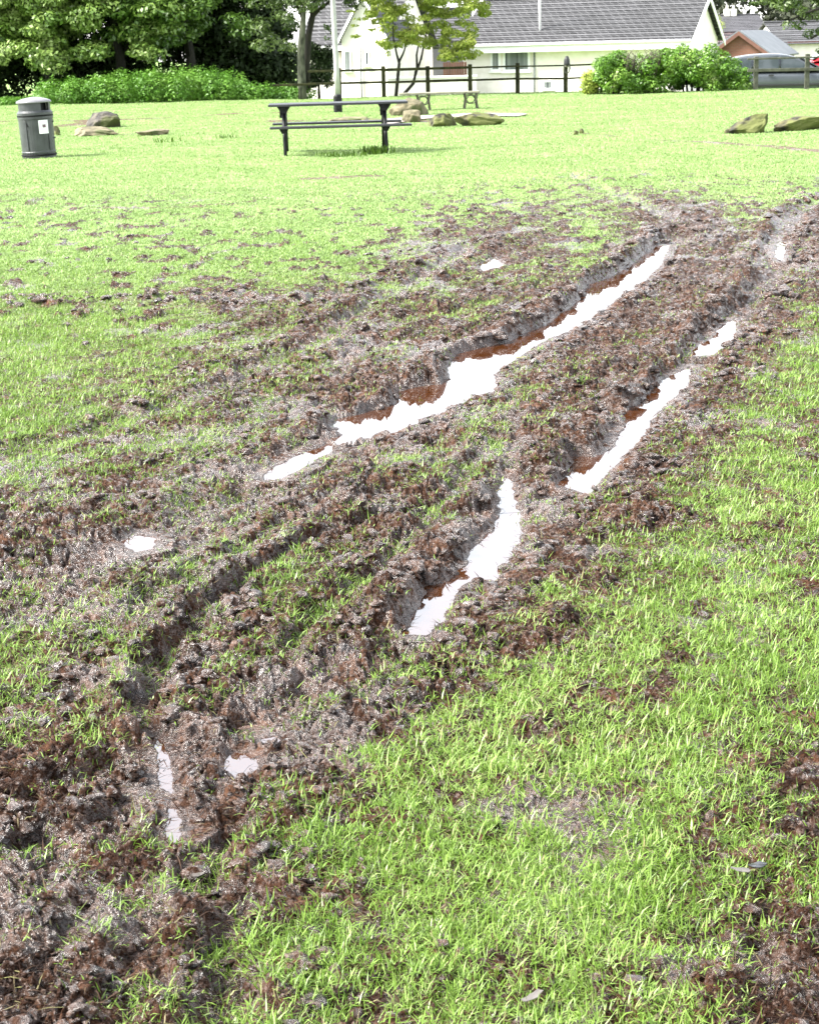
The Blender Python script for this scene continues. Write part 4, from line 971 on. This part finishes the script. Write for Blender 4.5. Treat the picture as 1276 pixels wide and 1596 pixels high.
x, z = on(882, 67); MB().box((x, -.02, z), (.9, .05, .06)).build('vent_slot', M['curtain'], t)

# ---------------------------------------------------------------- white gabled house at the left
t, L, on = house('gabled_house', 'white house with a steep gable and grey tiled roof behind the lamp post', 474, 600, 70.0, 69.0, -1.0, 0)
zeB = P(500, 71, 69.5).z + 1.0; zrB = zeB + 2.6
gable_house(t, L, 7.0, zeB, zrB, M['white_render'], M['roof_tile'], ov=.4, tile_h=.24)
MB().box((L / 2, -.45, zeB - .12), (L + .5, .03, .16)).build('fascia', M['white_trim'], t)
MB().box((L / 2, -.22, zeB - .22), (L + .5, .44, .03)).build('soffit', M['soffit_red'], t)
xg0, _ = on(533, 80, .8); xg1, _ = on(603, 80, .8); gw = xg1 - xg0; gh = P(572, -8, 68.2).z + 1.0; ge = P(540, 56, 68.2).z + 1.0
b = MB(); b.prism([(xg0, -.6), (xg1, -.6), (xg1, ge), ((xg0 + xg1) / 2, gh), (xg0, ge)], -.80, 3.4).build('front_gable', M['white_render'], t)
for s_ in (0, 1):
    xa = xg0 - .15 if s_ == 0 else xg1 + .15; za = ge - .22; xm = (xg0 + xg1) / 2
    d_ = Vector((xm - xa, 0, gh + .06 - za)); q = [Vector((xa, -.98, za)), Vector((xm, -.98, gh + .06)), Vector((xm, 3.3, gh + .06)), Vector((xa, 3.3, za))]
    if s_: q = q[::-1]
    MB().slab(q, .08).build('gable_roof', M['roof_tile'], t)
    MB().slab([(xa, -1.0, za - .16), (xm, -1.0, gh - .10), (xm, -1.0, gh + .09), (xa, -1.0, za + .02)][::(1 if not s_ else -1)], .03).build('bargeboard', M['white_trim'], t)
def on2(px, py): a, z = on(px, py, .8); return a, z
def window_at(x0, x1, y0, y1, fr, **k):
    o_ = window(t, lambda a, b: on2(a, b), x0, x1, y0, y1, fr, **k)
    for q in [o_]: q.location.y = -.80
    return o_
window_at(536, 548, 79, 110, .05); window_at(569, 576, 80, 102, .04, curtain=False)
window(t, on, 512, 531, 78, 110, .05, mull=1)
x, _ = on2(562, 80); MB().tube([(x, -.86, ge - .4), (x, -.86, -.3)], .035, 8).build('downpipe', M['curtain'], t, smooth=True)
x0_, z0_ = on(512, 127, .84); x1_, z1_ = on(535, 142, .84)
MB().box(((xg0 + xg1) / 2, -.805, -.15), (gw + .02, .05, .9)).build('plinth', mat('plinth_stone', (.40, .30, .24), (.55, .48, .42), 4, .85), t)

# ---------------------------------------------------------------- grey outbuilding, reddish fence panel, white wall, parked white car
t, L, on = house('outbuilding', 'lilac grey outbuilding between the two white houses, behind the young tree', 598, 735, 82, 82, -1.4, 0)
gable_house(t, L, 6.0, P(660, 62, 82).z + 1.4, P(660, 16, 85).z + 1.4, M['grey_render'], M['roof_far'], ov=.25)
t.children[0].name
a = P(690, 98, 66.0); b = P(727, 98, 66.0); z1 = P(708, 97, 66).z; z0 = gz(a.x, 66) - .05
t = empty('fence_panel', (a.x, 66, z0), 0, 'reddish brown vertical board fence panel beside the white bungalow', 'fence panel')
s = MB(); w_ = (b.x - a.x) / 9
for k in range(9): s.box((w_ * (k + .5), 0, (z1 - z0) / 2 + .015 * (k % 2)), (w_ * .88, .025, z1 - z0))
s.build('boards', M['panel_wood'], t)
for q_ in (.75, .4): MB().box((4.5 * w_, .04, (z1 - z0) * q_), (9 * w_, .04, .07)).build('rail', M['panel_wood'], t)
a = P(604, 120, 61.5); b = P(742, 120, 61.5); z1 = P(670, 121.5, 61.5).z; z0 = gz(a.x, 61.5) - .1
t = empty('garden_wall', (a.x, 61.5, z0), 0, 'low white garden wall behind the thin stems of the young tree', 'wall')
MB().box(((b.x - a.x) / 2, 0, (z1 - z0) / 2), (b.x - a.x, .2, z1 - z0)).build('wall', M['white_render'], t)
MB().box(((b.x - a.x) / 2, 0, z1 - z0 + .03), (b.x - a.x + .05, .26, .06)).build('coping', M['white_trim'], t, bevel=.01)

def car(lab, x, y, z, rz, paint, L=4.3, H=1.45, W_=1.75):
    t = empty('parked_car', (x, y, z), rz, lab, 'car'); t.scale = (L / 4.3, W_ / 1.75, H / 1.45)
    hw = .875
    # stations along x (front at +x): lower body and cabin lofted
    def loft(stations, name, m, parent):
        bm = bmesh.new(); rings = []
        for x_, pts in stations: rings.append([bm.verts.new((x_, y_, z_)) for y_, z_ in pts])
        n = len(rings[0])
        for i in range(len(rings) - 1):
            for k in range(n): bm.faces.new([rings[i][k], rings[i][(k + 1) % n], rings[i + 1][(k + 1) % n], rings[i + 1][k]])
        bm.faces.new(rings[0][::-1]); bm.faces.new(rings[-1]); bmesh.ops.recalc_face_normals(bm, faces=bm.faces)
        me = bpy.data.meshes.new(name); bm.to_mesh(me); bm.free(); me.materials.append(m)
        for p in me.polygons: p.use_smooth = True
        o = bpy.data.objects.new(name, me); COL.objects.link(o); o.parent = parent
        s_ = o.modifiers.new('sub', 'SUBSURF'); s_.levels = s_.render_levels = 2; return o
    def sec(w0, zb, zs, zt): return [(-w0 * .93, zb), (-w0, (zb + zs) / 2), (-w0, zs), (-w0 * .88, zt), (w0 * .88, zt), (w0, zs), (w0, (zb + zs) / 2), (w0 * .93, zb)]
    bd = loft([(-2.13, sec(.70, .35, .60, .78)), (-2.08, sec(.80, .25, .70, .88)), (-1.7, sec(.86, .22, .76, .93)), (-.8, sec(hw, .2, .78, .93)), (.4, sec(hw, .2, .77, .91)), (1.0, sec(hw, .2, .75, .88)), (1.6, sec(.85, .22, .68, .80)), (2.0, sec(.78, .25, .55, .66)), (2.12, sec(.66, .32, .48, .56))], 'body', paint, t)
    def cs(w0, w1, zb, zt): return [(-w0, zb), (-(w0 + w1) / 2 - .015, (zb + zt) / 2), (-w1, zt - .05), (-w1 * .8, zt), (w1 * .8, zt), (w1, zt - .05), ((w0 + w1) / 2 + .015, (zb + zt) / 2), (w0, zb)]
    loft([(-2.0, cs(.72, .66, .85, .95)), (-1.85, cs(.76, .62, .85, 1.18)), (-1.5, cs(.79, .60, .85, 1.40)), (-.6, cs(.81, .60, .85, 1.455)), (.1, cs(.80, .60, .85, 1.43)), (.55, cs(.78, .58, .85, 1.27)), (1.0, cs(.74, .60, .85, 1.0)), (1.2, cs(.70, .6, .84, .90))], 'cabin', paint, t)
    for s_ in (-1, 1):
        yy0, yy1 = s_ * .832, s_ * .700
        for poly in ([(-1.72, .95), (-1.05, .95), (-1.05, 1.33), (-1.42, 1.31)], [(-.98, .95), (-.22, .94), (-.22, 1.365), (-.98, 1.345)], [(-.14, .94), (.82, .95), (.42, 1.20), (.05, 1.36), (-.14, 1.365)]):
            g = MB(); f = [(px_, yy0 + (yy1 - yy0) * (pz - .90) / .5, pz) for px_, pz in poly]; q = [g.bm.verts.new(v_) for v_ in f]; g.bm.faces.new(q)
            g2_ = [g.bm.verts.new((v_[0], v_[1] - s_ * .05, v_[2])) for v_ in f]; g.bm.faces.new(g2_[::-1])
            for i in range(len(q)): g.bm.faces.new([q[i], g2_[i], g2_[(i + 1) % len(q)], q[(i + 1) % len(q)]])
            g.build('side_window', M['car_glass'], t)
        MB().box((.62, s_ * .93, .98), (.14, .16, .12)).build('mirror', M['trim_black'], t, bevel=.03)
        MB().box((-.1, s_ * .872, .50), (3.0, .03, .07)).build('side_moulding', M['trim_black'], t, bevel=.01)
        MB().box((-.45, s_ * .885, .80), (.16, .03, .03)).build('door_handle', M['trim_black'], t)
        for wx in (-1.32, 1.33):
            wl = MB().tube([(wx, s_ * .70, .31), (wx, s_ * .895, .31)], .31, 24).build('wheel', M['tyre'], t)
            hb = MB().tube([(wx, s_ * .89, .31), (wx, s_ * .905, .31)], .2, 20).build('hub', M['hub'], wl)
            for k in range(5): MB().box((wx + .11 * math.cos(k * 1.2566), s_ * .907, .31 + .11 * math.sin(k * 1.2566)), (.05, .006, .05), rot=Matrix.Rotation(-k * 1.2566, 3, 'Y')).build('vent_hole', M['trim_black'], wl)
        MB().box((1.93, s_ * .60, .60), (.2, .26, .13)).build('headlight', M['lamp_glass'], t, bevel=.03)
        MB().box((-2.06, s_ * .66, .78), (.1, .18, .2)).build('tail_light', M['car_red'], t, bevel=.02)
    MB().slab([(.47, -.55, 1.29), (1.08, -.62, .97), (1.08, .62, .97), (.47, .55, 1.29)][::-1], .03).build('windscreen', M['car_glass'], t)
    MB().slab([(-1.62, -.5, 1.36), (-1.62, .5, 1.36), (-1.97, .6, 1.0), (-1.97, -.6, 1.0)][::-1], .03).build('rear_window', M['car_glass'], t)
    return t
c = P(1218, 100, 54.0); car('silver car parked behind the grey rail fence at the right edge', c.x, 54.0, P(1218, 82, 54).z - 1.47, R(-4), M['car_silver'], 4.3, 1.47)
c = P(1308, 90, 63.0); car('red car parked behind the silver car, under the overhanging branch', c.x, 63.0, P(1290, 70, 63).z - 1.5, R(175), M['car_red'], 4.2, 1.5)

# ---------------------------------------------------------------- houses far behind at the right
def far_house(lab, px0, px1, d, pe, pr, Dp, wallm, roofm, zg=-3.5, rz=0.0, cap=True):
    a = P(px0, pe, d); b = P(px1, pe, d); L = (b.x - a.x); t = empty('far_house', (a.x, d, zg), rz, lab, 'house', 'houses beyond the cars')
    gable_house(t, L, Dp, P((px0 + px1) / 2, pe, d).z - zg, P((px0 + px1) / 2, pr, d + Dp / 2).z - zg, wallm, roofm, ov=.3, tile_h=.4)
    return t
t = far_house('farthest house with a long plain grey roof and two white chimneys', 1112, 1196, 128, 50, 24, 9, M['white_render'], M['roof_far'], zg=-4.6)
for px in (1132, 1142):
    q = P(px, 26, 132.5); o = t.location
    ch = MB().box((q.x - o.x, 4.5, q.z - o.z - .1), (.42, .5, 1.3)).build('chimney', M['chimney_white'], t, bevel=.02)
    MB().tube([(q.x - o.x, 4.5, q.z - o.z + .5), (q.x - o.x, 4.5, q.z - o.z + .85)], [.11, .09], 8).build('chimney_pot', M['chimney_white'], ch)
t = far_house('house with a pinkish tiled roof seen above the hedge and behind the brick gable', 1108, 1214, 100, 74, 51, 8, M['white_render'], M['roof_pink'], zg=-4.2)
t = far_house('house with a pale grey tiled roof and white wall above the red car', 1218, 1330, 92, 66, 34, 8, M['white_render'], M['roof_tile'], zg=-3.6)
q = t.location; a, z = P(1222, 68, 91.8), P(1222, 68, 91.8).z
MB().box((2.0, -.05, z - q.z + .02), (3.4, .06, .12)).build('soffit', M['soffit_red'], t)
# brick gable facing the camera
d = 84.0; a = P(1132, 86, d); b = P(1198, 88, d); ap = P(1152, 52, d); zg = -3.4
t = empty('brick_gable_house', (ap.x, d, zg), R(-22), 'orange brick gable with a pale grey roof slope, behind the silver car', 'house')
hw_ = (b.x - ap.x) * 1.04; ze = P(1196, 87, d).z - zg; zr = ap.z - zg
MB().prism([(-hw_, -.5), (hw_, -.5), (hw_, ze), (0, zr), (-hw_, ze)], 0, 7).build('wall', M['brick'], t)
for s_ in (-1, 1):
    k = 1.12; xe = s_ * hw_ * k; zz_ = zr - (zr - ze) * k + .08
    q = [Vector((0, -.25, zr + .08)), Vector((xe, -.25, zz_)), Vector((xe, 7.2, zz_)), Vector((0, 7.2, zr + .08))]
    if s_ > 0: q = q[::-1]
    MB().slab([v for v in q], .08).build('roof', mat('slate_pale', (.085, .095, .105), (.12, .13, .14), 2, .6), t)
    MB().slab([(0, -.27, zr + .10), (0, -.27, zr - .10), (xe, -.27, zz_ - .18), (xe, -.27, zz_ + .02)][::s_], .03).build('bargeboard', M['panel_wood'], t)
# wooded rise closing the view
r = np.random.RandomState(77)
cl = []
for _ in range(240):
    x = 10 + 60 * r.rand(); y = 165 + 25 * r.rand(); cl.append((x, y, -4 + 14 * r.rand(), 2.2, 2, 1.8))
tag(leaves('distant_wood', cl, 42000, .8, leafmat('leaf_distant', [(0, (.012, .016, .01)), (1, (.06, .07, .04))], .7, .1, .2), None, 78, up=.4, shell=.3), 'dark distant woodland above the far rooftops', 'woodland', kind='stuff')

# ---------------------------------------------------------------- weeds and fallen leaves
def weed(px, py, n, h, w_, lab, seed, grp='weed tufts in the lawn'):
    g = G(px, py); r = np.random.RandomState(seed); b = MB(); z0 = gz(g.x, g.y)
    V = []; T = []
    for k in range(n):
        x, y = r.randn() * w_ * .4, r.randn() * w_ * .25; an = r.rand() * 6.28; hh = h * (.5 + .6 * r.rand()); lx, ly = math.cos(an) * hh * .6, math.sin(an) * hh * .6; c_, s_ = math.cos(an + 1.6) * .008, math.sin(an + 1.6) * .008
        i = len(V); V += [(x - c_, y - s_, 0), (x + c_, y + s_, 0), (x + lx * .5 + c_, y + ly * .5 + s_, hh * .7), (x + lx * .5 - c_, y + ly * .5 - s_, hh * .7), (x + lx, y + ly, hh)]
        T += [(i, i + 1, i + 2), (i, i + 2, i + 3), (i + 3, i + 2, i + 4)]
    o = npmesh('weed_tuft', V, None, T, M['weed'], attrs={'tone': r.rand(len(V))}); o.location = (g.x, g.y, z0); return tag(o, lab, 'weed', grp)
weed(585, 241, 150, .14, .32, 'green weed tuft against the right leg of the picnic table', 1)
weed(530, 244, 130, .08, .5, 'low strip of weeds under the middle of the picnic table', 2)
weed(355, 216, 30, .09, .22, 'small dark weed in the lawn left of the picnic table', 3)
weed(260, 222, 36, .10, .4, 'weed beside the low flat stone right of the bin', 4)
weed(620, 144, 160, .35, .3, 'clump of weeds round the foot of the young tree stems', 5)
weed(720, 144, 240, .38, .7, 'clump of tall weeds at the fence behind the slab bench', 6)
weed(1215, 133, 700, .42, 1.9, 'long grass under the grey rail fence in front of the silver car', 7)
weed(875, 140, 150, .25, .5, 'weeds at the foot of the fence post that carries the black hood', 8)
M['leaf_fallen'] = mat('fallen_leaf', (.09, .085, .02), (.14, .13, .045), 20, .5); M['leaf_pale'] = mat('pale_leaf', (.06, .05, .045), (.11, .10, .09), 20, .5); M['leaf_black'] = mat('black_leaf', (.006, .006, .007), None, 20, .18)
def fallen(px, py, size, m, lab, seed, az, dz=.012):
    g = G(px, py); r = np.random.RandomState(seed); z0 = max(float(samp(Z, np.array([g.x + a]), np.array([g.y + c]))[0]) for a in (-.02, 0, .02) for c in (-.02, 0, .02)) + dz
    bm = bmesh.new(); n = 12; ring = []
    for k in range(n):
        a = 2 * math.pi * k / n; rr_ = (1 + .12 * r.randn()); x = math.cos(a) * size * .38 * rr_; y = math.sin(a) * size * .22 * rr_; ring.append(bm.verts.new((x, y, .002 * math.cos(2 * a) + .25 * abs(y))))
    c = bm.verts.new((0, 0, .002))
    for k in range(n): bm.faces.new([c, ring[k], ring[(k + 1) % n]])
    me = bpy.data.meshes.new('fallen_leaf'); bm.to_mesh(me); bm.free(); me.materials.append(m); o = bpy.data.objects.new('fallen_leaf', me); COL.objects.link(o)
    s_ = o.modifiers.new('thick', 'SOLIDIFY'); s_.thickness = .0012
    o.location = (g.x, g.y, z0); o.rotation_euler = (.15 * r.randn(), .15 * r.randn(), az); return tag(o, lab, 'leaf', 'fallen leaves in the mud')
fallen(812, 563, .085, M['leaf_fallen'], 'yellow leaf on the mud just right of the long puddle', 1, .1)
fallen(907, 516, .07, M['leaf_pale'], 'pale leaf on the churned mud beside the narrow top of the long puddle', 2, .6)
fallen(773, 846, .05, M['leaf_fallen'], 'small green leaf floating on the lower puddle', 3, .3, .004)
fallen(308, 1350, .045, M['leaf_pale'], 'small pale leaf in the mud at the lower left, below the narrow rut', 4, .9)
fallen(1180, 1366, .055, M['leaf_black'], 'glossy black leaf in the grass near the lower right corner', 5, .5, .02)
fallen(1153, 1375, .05, M['leaf_pale'], 'pale leaf beside the black leaf near the lower right corner', 6, .1, .02)
fallen(1172, 590, .07, M['leaf_pale'], 'pale leaf where the right hand grass meets the mud', 7, .4)
fallen(830, 1570, .05, M['leaf_pale'], 'cream leaf in the grass at the bottom edge', 8, .7, .02)
